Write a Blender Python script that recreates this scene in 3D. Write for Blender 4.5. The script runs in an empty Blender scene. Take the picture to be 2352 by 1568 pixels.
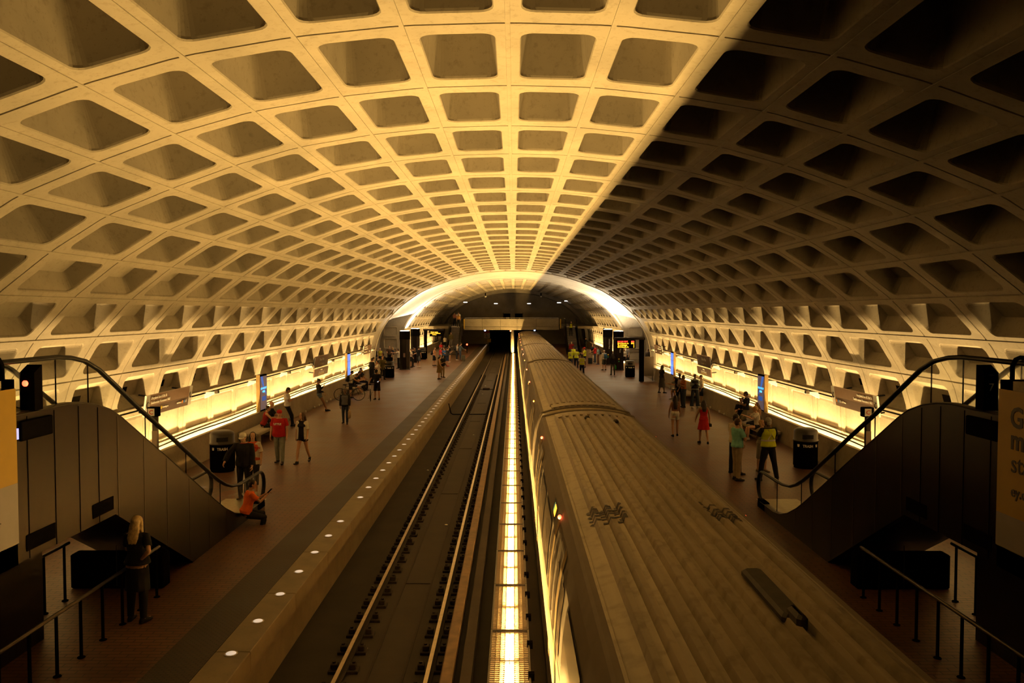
import bpy, math, random
from mathutils import Vector, Matrix
random.seed(7)
C = bpy.context.scene.collection
sc = bpy.context.scene
PI = math.pi
F, VX, VY = 1829.0, 1180.0, 716.0          # focal length and vanishing point in pixels of the 2352x1568 frame
CX, CZ = 0.07, 5.0                          # camera x and height above the platform

# ------------------------------------------------------------------ helpers
def G(px, py, z=0.0):
    """world x, y of the point at height z seen at a pixel of the photograph"""
    y = F * (CZ - z) / (py - VY)
    return (CX + (px - VX) * y / F, y)

class MB:
    def __init__(s): s.v = []; s.f = []; s.m = []
    def add(s, vs, fs, m=0):
        o = len(s.v); s.v += [tuple(v) for v in vs]
        for f in fs: s.f.append(tuple(i + o for i in f)); s.m.append(m)
        return s
    def box(s, x0, x1, y0, y1, z0, z1, m=0):
        return s.add([(x0,y0,z0),(x1,y0,z0),(x1,y1,z0),(x0,y1,z0),(x0,y0,z1),(x1,y0,z1),(x1,y1,z1),(x0,y1,z1)],
              [(0,3,2,1),(4,5,6,7),(0,1,5,4),(1,2,6,5),(2,3,7,6),(3,0,4,7)], m)
    def obox(s, c, ax, ay, az, m=0):
        c = Vector(c); ax = Vector(ax); ay = Vector(ay); az = Vector(az); vs = []
        for k in (-1, 1):
            for i, j in ((-1,-1),(1,-1),(1,1),(-1,1)): vs.append(c + ax*i + ay*j + az*k)
        return s.add(vs, [(0,3,2,1),(4,5,6,7),(0,1,5,4),(1,2,6,5),(2,3,7,6),(3,0,4,7)], m)
    def bbox(s, x0, x1, y0, y1, z0, z1, b=0.02, m=0):
        """box with chamfered edges"""
        r = []
        for z, i in ((z0, b), (z0 + b, 0), (z1 - b, 0), (z1, b)):
            r.append([(x0+i+b,y0+i,z),(x1-i-b,y0+i,z),(x1-i,y0+i+b,z),(x1-i,y1-i-b,z),(x1-i-b,y1-i,z),(x0+i+b,y1-i,z),(x0+i,y1-i-b,z),(x0+i,y0+i+b,z)])
        return s.loft(r, m=m)
    def loft(s, rings, m=0, cap=True, closed=False):
        n = len(rings[0]); vs = [p for r in rings for p in r]; fs = []
        R = len(rings)
        for k in range(R if closed else R - 1):
            a, b = k * n, ((k + 1) % R) * n
            for i in range(n):
                j = (i + 1) % n; fs.append((a+i, a+j, b+j, b+i))
        if cap and not closed:
            fs.append(tuple(range(n-1, -1, -1))); fs.append(tuple((R-1)*n + i for i in range(n)))
        return s.add(vs, fs, m)
    def tube(s, pts, r, n=8, m=0, closed=False, cap=True, flat=None):
        pts = [Vector(p) for p in pts]; N = len(pts); rings = []; up = None
        for i, p in enumerate(pts):
            if closed: t = pts[(i+1) % N] - pts[i-1]
            else: t = pts[min(i+1, N-1)] - pts[max(i-1, 0)]
            t = t.normalized() if t.length > 1e-9 else Vector((0,0,1))
            if up is None:
                a = Vector((0,0,1)) if abs(t.z) < 0.9 else Vector((0,1,0))
                up = (a - t * a.dot(t)).normalized()
            else:
                up = (up - t * up.dot(t)); up = up.normalized() if up.length > 1e-6 else Vector((1,0,0))
            sd = t.cross(up); rr = r[i] if isinstance(r, (list, tuple)) else r
            fx = flat or 1.0
            rings.append([p + up * (rr*fx*math.cos(2*PI*k/n)) + sd * (rr*math.sin(2*PI*k/n)) for k in range(n)])
        return s.loft(rings, m, cap, closed)
    def lathe(s, prof, c=(0,0,0), n=20, m=0, cap=True):
        return s.loft([[(c[0]+r*math.cos(2*PI*k/n), c[1]+r*math.sin(2*PI*k/n), c[2]+z) for k in range(n)] for r, z in prof], m, cap)
    def ell(s, c, rx, ry, rz, n=12, k=8, m=0, rot=None):
        c = Vector(c); rings = []
        for j in range(1, k):
            t = PI*j/k - PI/2
            ring = []
            for i in range(n):
                v = Vector((rx*math.cos(t)*math.cos(2*PI*i/n), ry*math.cos(t)*math.sin(2*PI*i/n), rz*math.sin(t)))
                if rot: v = rot @ v
                ring.append(c + v)
            rings.append(ring)
        return s.loft(rings, m)
    def prism(s, poly, a, b, axis='x', m=0):
        """polygon extruded along an axis; poly is in the other two axes"""
        def P(u, v, w): return {'x': (w,u,v), 'y': (u,w,v), 'z': (u,v,w)}[axis]
        return s.loft([[P(u, v, a) for u, v in poly], [P(u, v, b) for u, v in poly]], m)
    def quad(s, a, b, c, d, m=0): return s.add([a,b,c,d], [(0,1,2,3)], m)
    def build(s, name, mats, parent=None, smooth=False, loc=None):
        me = bpy.data.meshes.new(name); me.from_pydata(s.v, [], s.f)
        if not isinstance(mats, (list, tuple)): mats = [mats]
        for mt in mats: me.materials.append(mt)
        if len(mats) > 1: me.polygons.foreach_set('material_index', s.m)
        me.validate()
        import bmesh
        bm = bmesh.new(); bm.from_mesh(me); bmesh.ops.recalc_face_normals(bm, faces=bm.faces); bm.to_mesh(me); bm.free()
        if smooth: me.polygons.foreach_set('use_smooth', [True]*len(me.polygons))
        me.update()
        return link(name, me, parent, loc)

def link(name, data, parent=None, loc=None):
    o = bpy.data.objects.new(name, data); C.objects.link(o)
    if parent is not None: o.parent = parent
    if loc is not None: o.location = loc
    return o
def tag(o, label, cat, group=None):
    o['label'] = label; o['category'] = cat
    if group: o['group'] = group
    return o
def thing(name, label, cat, loc=(0,0,0), rz=0, group=None):
    o = link(name, None, None, loc); o.rotation_euler = (0,0,rz); o.empty_display_size = 0.1
    return tag(o, label, cat, group)
def struct(o): o['kind'] = 'structure'; return o
def dup(root, loc=None, rz=None, label=None):
    r = root.copy(); C.objects.link(r)
    if loc is not None: r.location = loc
    if rz is not None: r.rotation_euler = (0,0,rz)
    if label: r['label'] = label
    for ch in list(root.children):
        c = ch.copy(); C.objects.link(c); c.parent = r
        for g in list(ch.children):
            d = g.copy(); C.objects.link(d); d.parent = c
    return r
def text(name, s, size, mat, parent, M, align='LEFT', ext=0.002, sx=1.0, bold=0.0, aligny='BASELINE'):
    cu = bpy.data.curves.new(name, 'FONT'); cu.body = s; cu.size = size; cu.align_x = align
    cu.extrude = ext; cu.offset = bold; cu.resolution_u = 3
    o = bpy.data.objects.new(name, cu); me = bpy.data.meshes.new_from_object(o)
    bpy.data.objects.remove(o); bpy.data.curves.remove(cu)
    me.transform(Matrix.Diagonal((sx,1,1,1))); me.transform(M)
    me.materials.clear(); me.materials.append(mat)
    return link(name, me, parent)
def frame(o, ex, ey, ez=None):
    """matrix with text x axis ex, text up axis ey, at origin o"""
    ex = Vector(ex).normalized(); ey = Vector(ey).normalized(); ez = ex.cross(ey)
    M = Matrix.Identity(4)
    for i in range(3): M[i][0] = ex[i]; M[i][1] = ey[i]; M[i][2] = ez[i]; M[i][3] = o[i]
    return M

# ------------------------------------------------------------------ materials
MATS = {}
def new_mat(name):
    m = bpy.data.materials.new(name); m.use_nodes = True; nt = m.node_tree
    return m, nt, nt.nodes['Principled BSDF']
def nd(nt, t, **kw):
    n = nt.nodes.new(t)
    for k, v in kw.items():
        if k in n.inputs.keys(): n.inputs[k].default_value = v
        else: setattr(n, k, v)
    return n
def mat(name, col, rough=0.6, metal=0.0, var=0.12, scale=6.0, bump=0.0, emit=None, es=0.0, spec=0.5, detail=4.0):
    """plain procedural material: the colour broken up by noise"""
    if name in MATS: return MATS[name]
    m, nt, b = new_mat(name); L = nt.links
    tc = nd(nt, 'ShaderNodeTexCoord'); nz = nd(nt, 'ShaderNodeTexNoise', Scale=scale, Detail=detail)
    L.new(tc.outputs['Object'], nz.inputs['Vector'])
    r = nd(nt, 'ShaderNodeValToRGB')
    r.color_ramp.elements[0].position = 0.3; r.color_ramp.elements[1].position = 0.7
    r.color_ramp.elements[0].color = tuple(c*(1-var) for c in col) + (1,)
    r.color_ramp.elements[1].color = tuple(min(1, c*(1+var)) for c in col) + (1,)
    L.new(nz.outputs['Fac'], r.inputs['Fac']); L.new(r.outputs['Color'], b.inputs['Base Color'])
    b.inputs['Roughness'].default_value = rough; b.inputs['Metallic'].default_value = metal
    b.inputs['Specular IOR Level'].default_value = spec
    if bump:
        bp = nd(nt, 'ShaderNodeBump', Strength=bump, Distance=0.02)
        L.new(nz.outputs['Fac'], bp.inputs['Height']); L.new(bp.outputs['Normal'], b.inputs['Normal'])
    if emit:
        b.inputs['Emission Color'].default_value = tuple(emit) + (1,); b.inputs['Emission Strength'].default_value = es
    MATS[name] = m; return m
def concrete(name, col, scale=1.0, dark=0.55, rough=0.85):
    m, nt, b = new_mat(name); L = nt.links
    tc = nd(nt, 'ShaderNodeTexCoord')
    n1 = nd(nt, 'ShaderNodeTexNoise', Scale=0.55*scale, Detail=3.0, Roughness=0.6)
    n2 = nd(nt, 'ShaderNodeTexNoise', Scale=9.0*scale, Detail=3.0, Roughness=0.7)
    vo = nd(nt, 'ShaderNodeTexVoronoi', Scale=16.0*scale)
    for n in (n1, n2, vo): L.new(tc.outputs['Object'], n.inputs['Vector'])
    r1 = nd(nt, 'ShaderNodeValToRGB'); e = r1.color_ramp.elements
    e[0].position = 0.33; e[0].color = tuple(c*0.80 for c in col) + (1,); e[1].position = 0.66; e[1].color = tuple(min(1,c*1.1) for c in col) + (1,)
    L.new(n1.outputs['Fac'], r1.inputs['Fac'])
    r2 = nd(nt, 'ShaderNodeValToRGB'); e = r2.color_ramp.elements
    e[0].position = 0.30; e[0].color = (dark,dark*.96,dark*.9,1); e[1].position = 0.47; e[1].color = (1,1,1,1)
    L.new(n2.outputs['Fac'], r2.inputs['Fac'])
    r3 = nd(nt, 'ShaderNodeValToRGB'); e = r3.color_ramp.elements
    e[0].position = 0.06; e[0].color = (.45,.42,.38,1); e[1].position = 0.16; e[1].color = (1,1,1,1)
    L.new(vo.outputs['Distance'], r3.inputs['Fac'])
    x1 = nd(nt, 'ShaderNodeMix', data_type='RGBA', blend_type='MULTIPLY'); x1.inputs[0].default_value = 0.45
    x2 = nd(nt, 'ShaderNodeMix', data_type='RGBA', blend_type='MULTIPLY'); x2.inputs[0].default_value = 0.4
    L.new(r1.outputs['Color'], x1.inputs[6]); L.new(r2.outputs['Color'], x1.inputs[7])
    L.new(x1.outputs[2], x2.inputs[6]); L.new(r3.outputs['Color'], x2.inputs[7])
    L.new(x2.outputs[2], b.inputs['Base Color'])
    b.inputs['Roughness'].default_value = rough
    MATS[name] = m; return m
def brick(name, c1, c2, mortar, w, h, rough=0.35, gap=0.012, offset=0.5, rot=0.0):
    m, nt, b = new_mat(name); L = nt.links
    tc = nd(nt, 'ShaderNodeTexCoord'); mp = nd(nt, 'ShaderNodeMapping'); mp.inputs['Rotation'].default_value = (0,0,rot)
    L.new(tc.outputs['Object'], mp.inputs['Vector'])
    # wobble of the rows gives the long hexagon look of the pavers
    br = nd(nt, 'ShaderNodeTexBrick', offset=offset)
    br.inputs['Scale'].default_value = 1.0; br.inputs['Brick Width'].default_value = w; br.inputs['Row Height'].default_value = h
    br.inputs['Mortar Size'].default_value = gap; br.inputs['Mortar Smooth'].default_value = 0.3; br.inputs['Bias'].default_value = -0.1
    br.inputs['Color1'].default_value = c1 + (1,); br.inputs['Color2'].default_value = c2 + (1,); br.inputs['Mortar'].default_value = mortar + (1,)
    L.new(mp.outputs['Vector'], br.inputs['Vector'])
    n1 = nd(nt, 'ShaderNodeTexNoise', Scale=0.7, Detail=5.0); L.new(tc.outputs['Object'], n1.inputs['Vector'])
    r1 = nd(nt, 'ShaderNodeValToRGB'); e = r1.color_ramp.elements
    e[0].position = 0.3; e[0].color = (.62,.6,.6,1); e[1].position = 0.6; e[1].color = (1,1,1,1)
    L.new(n1.outputs['Fac'], r1.inputs['Fac'])
    x = nd(nt, 'ShaderNodeMix', data_type='RGBA', blend_type='MULTIPLY'); x.inputs[0].default_value = 1.0
    L.new(br.outputs['Color'], x.inputs[6]); L.new(r1.outputs['Color'], x.inputs[7]); L.new(x.outputs[2], b.inputs['Base Color'])
    rr = nd(nt, 'ShaderNodeMapRange'); rr.inputs[3].default_value = rough*0.8; rr.inputs[4].default_value = rough*1.35
    L.new(n1.outputs['Fac'], rr.inputs[0]); L.new(rr.outputs[0], b.inputs['Roughness'])
    bp = nd(nt, 'ShaderNodeBump', Strength=0.5, Distance=0.006); bp.invert = True
    L.new(br.outputs['Fac'], bp.inputs['Height']); L.new(bp.outputs['Normal'], b.inputs['Normal'])
    MATS[name] = m; return m
def lamp(name, col, st):
    m, nt, b = new_mat(name)
    b.inputs['Base Color'].default_value = (.8,.8,.8,1)
    nz = nd(nt, 'ShaderNodeTexNoise', Scale=3.0)
    b.inputs['Emission Color'].default_value = tuple(col)+(1,); b.inputs['Emission Strength'].default_value = st
    if st < 20: m.cycles.emission_sampling = 'NONE'
    MATS[name] = m; return m
def glass(name, tint=(.95,.96,.93), refl=0.16):
    m, nt, b = new_mat(name); L = nt.links
    nt.nodes.remove(b); out = nt.nodes['Material Output']
    t = nd(nt, 'ShaderNodeBsdfTransparent'); t.inputs['Color'].default_value = tint+(1,)
    g = nd(nt, 'ShaderNodeBsdfGlossy', Roughness=0.06); g.inputs['Color'].default_value = (.9,.9,.9,1)
    lw = nd(nt, 'ShaderNodeLayerWeight', Blend=0.25); ad = nd(nt, 'ShaderNodeMath', operation='MULTIPLY'); ad.inputs[1].default_value = refl
    L.new(lw.outputs['Facing'], ad.inputs[0])
    mx = nd(nt, 'ShaderNodeMixShader'); L.new(ad.outputs[0], mx.inputs[0]); L.new(t.outputs[0], mx.inputs[1]); L.new(g.outputs[0], mx.inputs[2])
    L.new(mx.outputs[0], out.inputs['Surface']); MATS[name] = m; return m

WARM = (1.0, 0.60, 0.165)
M_vault = concrete('vault concrete', (.31,.272,.215))
M_conc = concrete('wall concrete', (.31,.27,.21), scale=1.4)
M_parapet = concrete('parapet concrete', (.36,.31,.25), scale=1.2)
M_granite = concrete('granite edge', (.21,.16,.09), scale=3.0, dark=.75, rough=.6)
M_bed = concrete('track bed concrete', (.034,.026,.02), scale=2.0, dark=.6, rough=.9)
M_floor = brick('red paver floor', (.15,.062,.028), (.118,.047,.021), (.035,.016,.009), .30, .105, rough=.42)
M_tact = brick('tactile paver strip', (.055,.032,.02), (.046,.027,.018), (.018,.011,.008), .10, .05, rough=.55)
M_bronze = mat('dark bronze metal', (.0075,.003,.0017), .32, .3, .2, 1.2, spec=.22)
M_black = mat('black paint', (.004,.0035,.0035), .6, 0, .2, spec=0.0)
M_rubber = mat('black rubber', (.006,.0055,.0055), .4, 0, .15, spec=.18)
M_steel = mat('brushed steel', (.50,.46,.42), .36, .9, .1, 9)
M_dsteel = mat('dark steel', (.10,.085,.07), .4, .7, .15)
M_rail = mat('rail head steel', (.52,.42,.30), .30, .9, .15)
M_rust = mat('rusty iron', (.022,.013,.008), .8, .2, .3, 12)
def streaked(name, col, rough, sx, sy):
    m, nt, b = new_mat(name); L = nt.links
    tc = nd(nt, 'ShaderNodeTexCoord'); mp = nd(nt, 'ShaderNodeMapping'); mp.inputs['Scale'].default_value = (sx, sy, 1)
    n1 = nd(nt, 'ShaderNodeTexNoise', Scale=1.0, Detail=4.0); n2 = nd(nt, 'ShaderNodeTexNoise', Scale=5.0, Detail=4.0)
    L.new(tc.outputs['Object'], mp.inputs['Vector']); L.new(mp.outputs['Vector'], n1.inputs['Vector']); L.new(tc.outputs['Object'], n2.inputs['Vector'])
    r1 = nd(nt, 'ShaderNodeValToRGB'); e = r1.color_ramp.elements
    e[0].position = .3; e[0].color = tuple(c*.78 for c in col)+(1,); e[1].position = .62; e[1].color = tuple(c*1.1 for c in col)+(1,)
    r2 = nd(nt, 'ShaderNodeValToRGB'); e = r2.color_ramp.elements
    e[0].position = .3; e[0].color = (.6,.58,.55,1); e[1].position = .5; e[1].color = (1,1,1,1)
    x = nd(nt, 'ShaderNodeMix', data_type='RGBA', blend_type='MULTIPLY'); x.inputs[0].default_value = .7
    L.new(n1.outputs['Fac'], r1.inputs['Fac']); L.new(n2.outputs['Fac'], r2.inputs['Fac']); L.new(r1.outputs['Color'], x.inputs[6]); L.new(r2.outputs['Color'], x.inputs[7])
    L.new(x.outputs[2], b.inputs['Base Color']); b.inputs['Roughness'].default_value = rough; b.inputs['Metallic'].default_value = .1
    b.inputs['Specular IOR Level'].default_value = .4; MATS[name] = m; return m
M_roof = streaked('train roof paint', (.36,.295,.205), .5, 5.0, .25)
M_roofdk = mat('roof grime', (.045,.035,.025), .7, 0, .3)
M_train = mat('train side steel', (.20,.165,.13), .6, 0, .07, 3, spec=.1)
M_trainpale = mat('door pocket metal', (.27,.185,.08), .7, 0, .15, 4, spec=.1)  # yellowish tone carries the light on the door reveals; also trims and frames
M_wglass = mat('dark window glass', (.022,.017,.013), .3, .0, .2, 1.5, spec=.2)
M_white = mat('white enamel', (.80,.78,.74), .5, 0, .04)
M_signbr = mat('brown sign enamel', (.135,.075,.048), .45, 0, .05)
M_signlt = mat('light brown sign enamel', (.27,.165,.105), .45, 0, .05)
M_letter = mat('white lettering', (.85,.83,.78), .5, 0, .03)
M_ink = mat('dark lettering', (.03,.02,.015), .6, 0, .1)
M_yellow = mat('yellow banner', (.27,.155,.001), .5, 0, .05)
M_banner = mat('pale banner', (.17,.145,.135), .5, 0, .04)
M_ywarn = mat('yellow plastic', (.72,.46,.03), .45, 0, .06)
M_red = mat('red paint', (.5,.03,.02), .5, 0, .1)
M_glass = glass('balustrade glass')
M_edge = lamp('edge light lens', (1,.80,.62), .5)
M_redl = lamp('red lamp', (1,.05,.02), 9)
M_orl = lamp('orange lamp', (1,.33,.02), 3)
M_grl = lamp('green lamp', (.05,.5,.2), 0.5)
M_blul = lamp('blue lamp', (.25,.45,1), 8)
M_whl = lamp('white lamp', (1,.93,.85), 5)
M_pyl = lamp('pylon top lamp', (1,.80,.52), 1300)
M_ledr = lamp('red display text', (1,.03,.02), 3)
M_ledy = lamp('amber display text', (1,.48,.01), 3)
M_ledg = lamp('green display text', (.2,.9,.05), 2.5)
M_scrb = lamp('blue screen', (.06,.25,1), 1.1)
M_scrd = lamp('dark blue screen', (.01,.025,.09), .6)
M_scrc = lamp('cyan screen text', (.05,.55,1), 1.6)
# ------------------------------------------------------------------ vault
A0 = 3.29
RP = [(0,1.0),(.369,.990),(.742,.952),(1.131,.886),(1.486,.787),(1.828,.664),(2.175,.519),(2.491,.322),(2.790,.087),(3.047,-.190),(3.242,-.513),(3.357,-.885),(3.39,-1.265)]
RP = [(x*A0, CZ + h*A0) for x, h in RP]
NR = len(RP) - 1
def prof(u):
    """point and outward normal of the vault section; u = rib number, 0 at the crown, negative to the left"""
    s = -1 if u < 0 else 1; u = abs(u)
    def P(i):
        if i < 0: return (-RP[-i][0], RP[-i][1])
        if i > NR: a, b = RP[NR-1], RP[NR]; k = i - NR; return (b[0]+(b[0]-a[0])*k, b[1]+(b[1]-a[1])*k)
        return RP[i]
    i = min(int(math.floor(u)), NR - 1); t = u - i
    p0, p1, p2, p3 = P(i-1), P(i), P(i+1), P(i+2)
    q = []; d = []
    for k in (0, 1):
        a, b, c, e = p0[k], p1[k], p2[k], p3[k]
        q.append(.5*((2*b)+(-a+c)*t+(2*a-5*b+4*c-e)*t*t+(-a+3*b-3*c+e)*t**3))
        d.append(.5*((-a+c)+2*(2*a-5*b+4*c-e)*t+3*(-a+3*b-3*c+e)*t*t))
    l = math.hypot(*d); nx, nz = -d[1]/l, d[0]/l
    return (s*q[0], q[1], s*nx, nz)
CW, CL = 1.234, 2.510
Y0 = 9.21                                    # first rib line seen in the photo
def rrect(hx, hy, r, k=4):
    pts = []
    for cx, cy, a0 in ((hx-r, hy-r, 0), (-hx+r, hy-r, 90), (-hx+r, -hy+r, 180), (hx-r, -hy+r, 270)):
        for i in range(k+1):
            a = math.radians(a0 + 90*i/k); pts.append((cx + r*math.cos(a), cy + r*math.sin(a)))
    return pts
def orect(hx, hy, k=4):
    pts = []; rx, ry = hx*.78, hy*.85
    for sx, sy, first in ((1,1,'x'), (-1,1,'y'), (-1,-1,'x'), (1,-1,'y')):
        for i in range(k+1):
            if i == k//2: pts.append((sx*hx, sy*hy))
            elif (i < k//2) == (first == 'x'): pts.append((sx*hx, sy*ry + (sy*(hy-ry))*0))
            else: pts.append((sx*rx, sy*hy))
    return pts
def cell(mb, i, yc, sc_=1.0, zc=None, W=CW, Ln=CL, shape=1.0):
    def M(a, b, d):
        x, z, nx, nz = prof(i + .5 + a / W)
        return ((x + nx*d)*shape, yc + b, (z + nz*d))
    row = i if i >= 0 else -i - 1
    hx, hy = W/2, Ln/2
    loops = [(orect(hx, hy), .035), (orect(hx-.018, hy-.018), .03), (orect(hx-.02, hy-.02), 0)]
    if row == 11:      # shallow lit panels at the foot of the wall
        loops += [(rrect(.47, 1.0, .12), 0), (rrect(.455, .985, .11), .02), (rrect(.435, .965, .1), .045), (rrect(.36, .86, .1), .035)]
    else:
        if row < 7: dp, ia, ib, sh = .78, .12, .06, 0
        else: dp, ia, ib, sh = .40, .25, .03, .09*(1 if i >= 0 else -1)
        loops += [(rrect(.468, .925, .17), 0), (rrect(.455, .912, .165), .018), (rrect(.45, .905, .14), .05),
                  ([(a + sh, b) for a, b in rrect(.45-ia, .905-ib, .05)], dp)]
    vs = []; fs = []; n = 20
    for lp, d in loops: vs += [M(a, b, d) for a, b in lp]
    for k in range(len(loops)-1):
        for j in range(n): fs.append((k*n+j, k*n+(j+1)%n, (k+1)*n+(j+1)%n, (k+1)*n+j))
    fs.append(tuple((len(loops)-1)*n + j for j in range(n)))
    mb.add(vs, fs, 0)
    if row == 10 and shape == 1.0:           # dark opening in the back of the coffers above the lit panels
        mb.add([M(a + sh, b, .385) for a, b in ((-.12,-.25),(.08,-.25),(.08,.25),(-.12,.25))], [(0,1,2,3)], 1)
def tri(mb, i, y0, y1, shape=1.0):
    def M(a, b, d):
        x, z, nx, nz = prof(i + .5 + a); return ((x + nx*d)*shape, y0 + (y1-y0)*b, z + nz*d)
    T = lambda s, d: [M(-.42*s, .10 + .3*(1-s), d), M(.42*s, .10 + .3*(1-s), d), M(0, .10+.3*(1-s)+ .80*s, d)]
    vs = [M(-.5,0,0), M(.5,0,0), M(.5,1,0), M(0,1,0), M(-.5,1,0)] + T(1, 0) + T(.93, .04) + T(.6, .42)
    fs = [(0,1,6,5), (1,2,6), (2,3,7,6), (3,4,5,7), (4,0,5)]
    for k in (5, 8):
        for j in range(3): fs.append((k+j, k+(j+1)%3, k+3+(j+1)%3, k+3+j))
    fs.append((11,12,13)); mb.add(vs, fs, 0)
def beads(mb, ya, yb, shape=1.0):            # raised joint bead along every lengthwise rib
    for i in range(-9, 10):
        x, z, nx, nz = prof(i)
        t = (nz, -nx)
        p = [((x + t[0]*w + nx*d)*shape, z + t[1]*w + nz*d) for w, d in ((-.035,.03),(-.028,-.012),(.028,-.012),(.035,.03))]
        mb.prism(p, ya, yb, 'y', 0)
mb = MB()
N0, N1 = -5, 21
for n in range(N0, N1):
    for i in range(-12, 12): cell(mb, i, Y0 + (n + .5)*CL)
YA = Y0 + N1*CL
for i in range(-12, 12):
    if -9 <= i <= 8: tri(mb, i, YA, YA + 2.1)
    else:
        vs = [(prof(u)[0], y, prof(u)[1]) for u in (i, i+.5, i+1) for y in (YA, YA + 2.1)]
        mb.add(vs, [(0,2,3,1),(2,4,5,3)])
beads(mb, Y0 + N0*CL, YA)
YB = YA + 2.1                                # end of the near vault
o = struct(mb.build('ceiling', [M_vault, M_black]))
# plain band between the two vaults, its wider bay and the end faces
YC = 77.7                                    # start of the far vault
def wide(u):
    x, z, nx, nz = prof(u); k = max(0, min(1, (abs(u)-3)/5.0)); k = k*k*(3-2*k)
    return (x + math.copysign(1.9*k, x), z)
mb = MB()
us = [-12 + i*.25 for i in range(97)]
wp = [wide(u) for u in us]
def sst(t): t = max(0, min(1, t)); return t*t*(3-2*t)
NB = 9
for j in range(NB):
    for i, u in enumerate(us):
        y = YB + (YC-YB)*j/(NB-1); c = 1 - sst((abs(u)-8.4)/.8); g = 1 - c*sst((y-YB-1.5)/(YC-YB-1.5))
        x = prof(u)[0]; mb.v.append((x + (wp[i][0]-x)*g, y, wp[i][1]))
for j in range(NB-1):
    for k in range(96): mb.f.append((j*97+k, j*97+k+1, (j+1)*97+k+1, (j+1)*97+k)); mb.m.append(0)
pp = [prof(u)[:2] for u in us]
for y in (YB, YC):
    mb.add([(a[0], y, a[1]) for a in wp] + [(b[0], y, b[1]) for b in pp], [(k, k+1, 97+k+1, 97+k) for k in range(96)])
    # rounded lip of each vault end
for sx in (-1, 1):
    for y in (YB, YC): mb.box(min(sx*11.1, sx*13.2), max(sx*11.1, sx*13.2), y-.1, y+.1, -.1, .9)
    mb.box(sx*13.05-.1, sx*13.05+.1, YB, YC, -.1, 1.2)
    for k, (z0, z1) in enumerate(((.35,1.15),(1.5,2.5),(2.85,3.7))):      # recessed panels of the bay wall
        for a, b in ((11.45, 12.75),):
            pass
lip = [(a[0]*.992, a[1]-.03) for a in pp]
for y in (YB, YC):
    mb.tube([(x, y, z) for x, z in [(prof(u)[0] + prof(u)[2]*.06, prof(u)[1] + prof(u)[3]*.06) for u in us]], .13, 6)
o = struct(mb.build('ceiling', M_vault))
# recessed panels on the bay's far wall
mb = MB()
for sx in (-1, 1):
    for z0, z1 in ((.45,1.15),(1.45,2.35),(2.7,3.5)):
        for xc in (11.95,):
            hx, hz, cz = .62, (z1-z0)/2, (z0+z1)/2
            Lp = [(rrect(hx+.1, hz+.1, .12), -.14), (rrect(hx, hz, .12), -.14), (rrect(hx-.04, hz-.04, .1), -.02)]
            vs = [(sx*(xc + a), YC + d, cz + b) for lp, d in Lp for a, b in lp]; fs = []
            for k in range(2):
                for j in range(20): fs.append((k*20+j, k*20+(j+1)%20, (k+1)*20+(j+1)%20, (k+1)*20+j))
            fs.append(tuple(40+j for j in range(20))); mb.add(vs, fs)
struct(mb.build('wall_bay', M_conc))
# far vault
NF = 15
mb = MB()
for n in range(NF):
    for i in range(-12, 12): cell(mb, i, YC + 2.1 + (n+.5)*CL, shape=.995)
for i in range(-12, 12):
    if -9 <= i <= 8: tri(mb, i, YC + 2.1, YC, .995)
    else: mb.add([(prof(u)[0]*.995, y, prof(u)[1]) for u in (i, i+.5, i+1) for y in (YC, YC + 2.1)], [(0,2,3,1),(2,4,5,3)])
beads(mb, YC + 2.1, YC + 2.1 + NF*CL, .995)
YE = YC + 2.1 + NF*CL
struct(mb.build('ceiling', [M_vault, M_black]))
# lower end arch and end wall of the far mezzanine
mb = MB(); ip = []
for u in us:
    x, z, nx, nz = prof(u); ip.append((x - nx*.45, z - nz*.45))
mb.add([(a[0], YE, a[1]) for a in pp] + [(b[0], YE, b[1]) for b in ip], [(k, k+1, 97+k+1, 97+k) for k in range(96)])
mb.add([(x, y, z) for x, z in ip for y in (YE, YE+4.5)], [(2*k, 2*k+2, 2*k+3, 2*k+1) for k in range(96)])
struct(mb.build('trim_1', M_conc))
YW = YE + 4.3
mb = MB()
mb.add([(x, YW, z) for x, z in ip if z > 2.6], [tuple(range(len([1 for x, z in ip if z > 2.6])))])
for xa, xb, za, zb in ((-8.5, 8.5, 4.95, 5.02), (-3.9, -3.84, 2.7, 4.95), (3.9,3.96,2.7,4.95)): mb.box(xa, xb, YW-.04, YW+.02, za, zb)
struct(mb.build('wall_back', M_conc))
# doorway on the far mezzanine
mb = MB(); mb.box(-1.5, 1.4, YW-.06, YW+.05, 3.0, 4.75)
d1 = struct(mb.build('door_1', M_black))
mb = MB(); mb.box(-1.62,-1.5,YW-.12,YW,3.0,4.85); mb.box(1.4,1.52,YW-.12,YW,3.0,4.85); mb.box(-.45,.25,YW-.5,YW,3.0,5.4)
mb.build('door_frame', M_dsteel, d1)
mb = MB(); mb.box(-1.1,-.6,YW-.09,YW-.06,3.5,4.2); mb.build('notice', M_white, d1)
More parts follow.
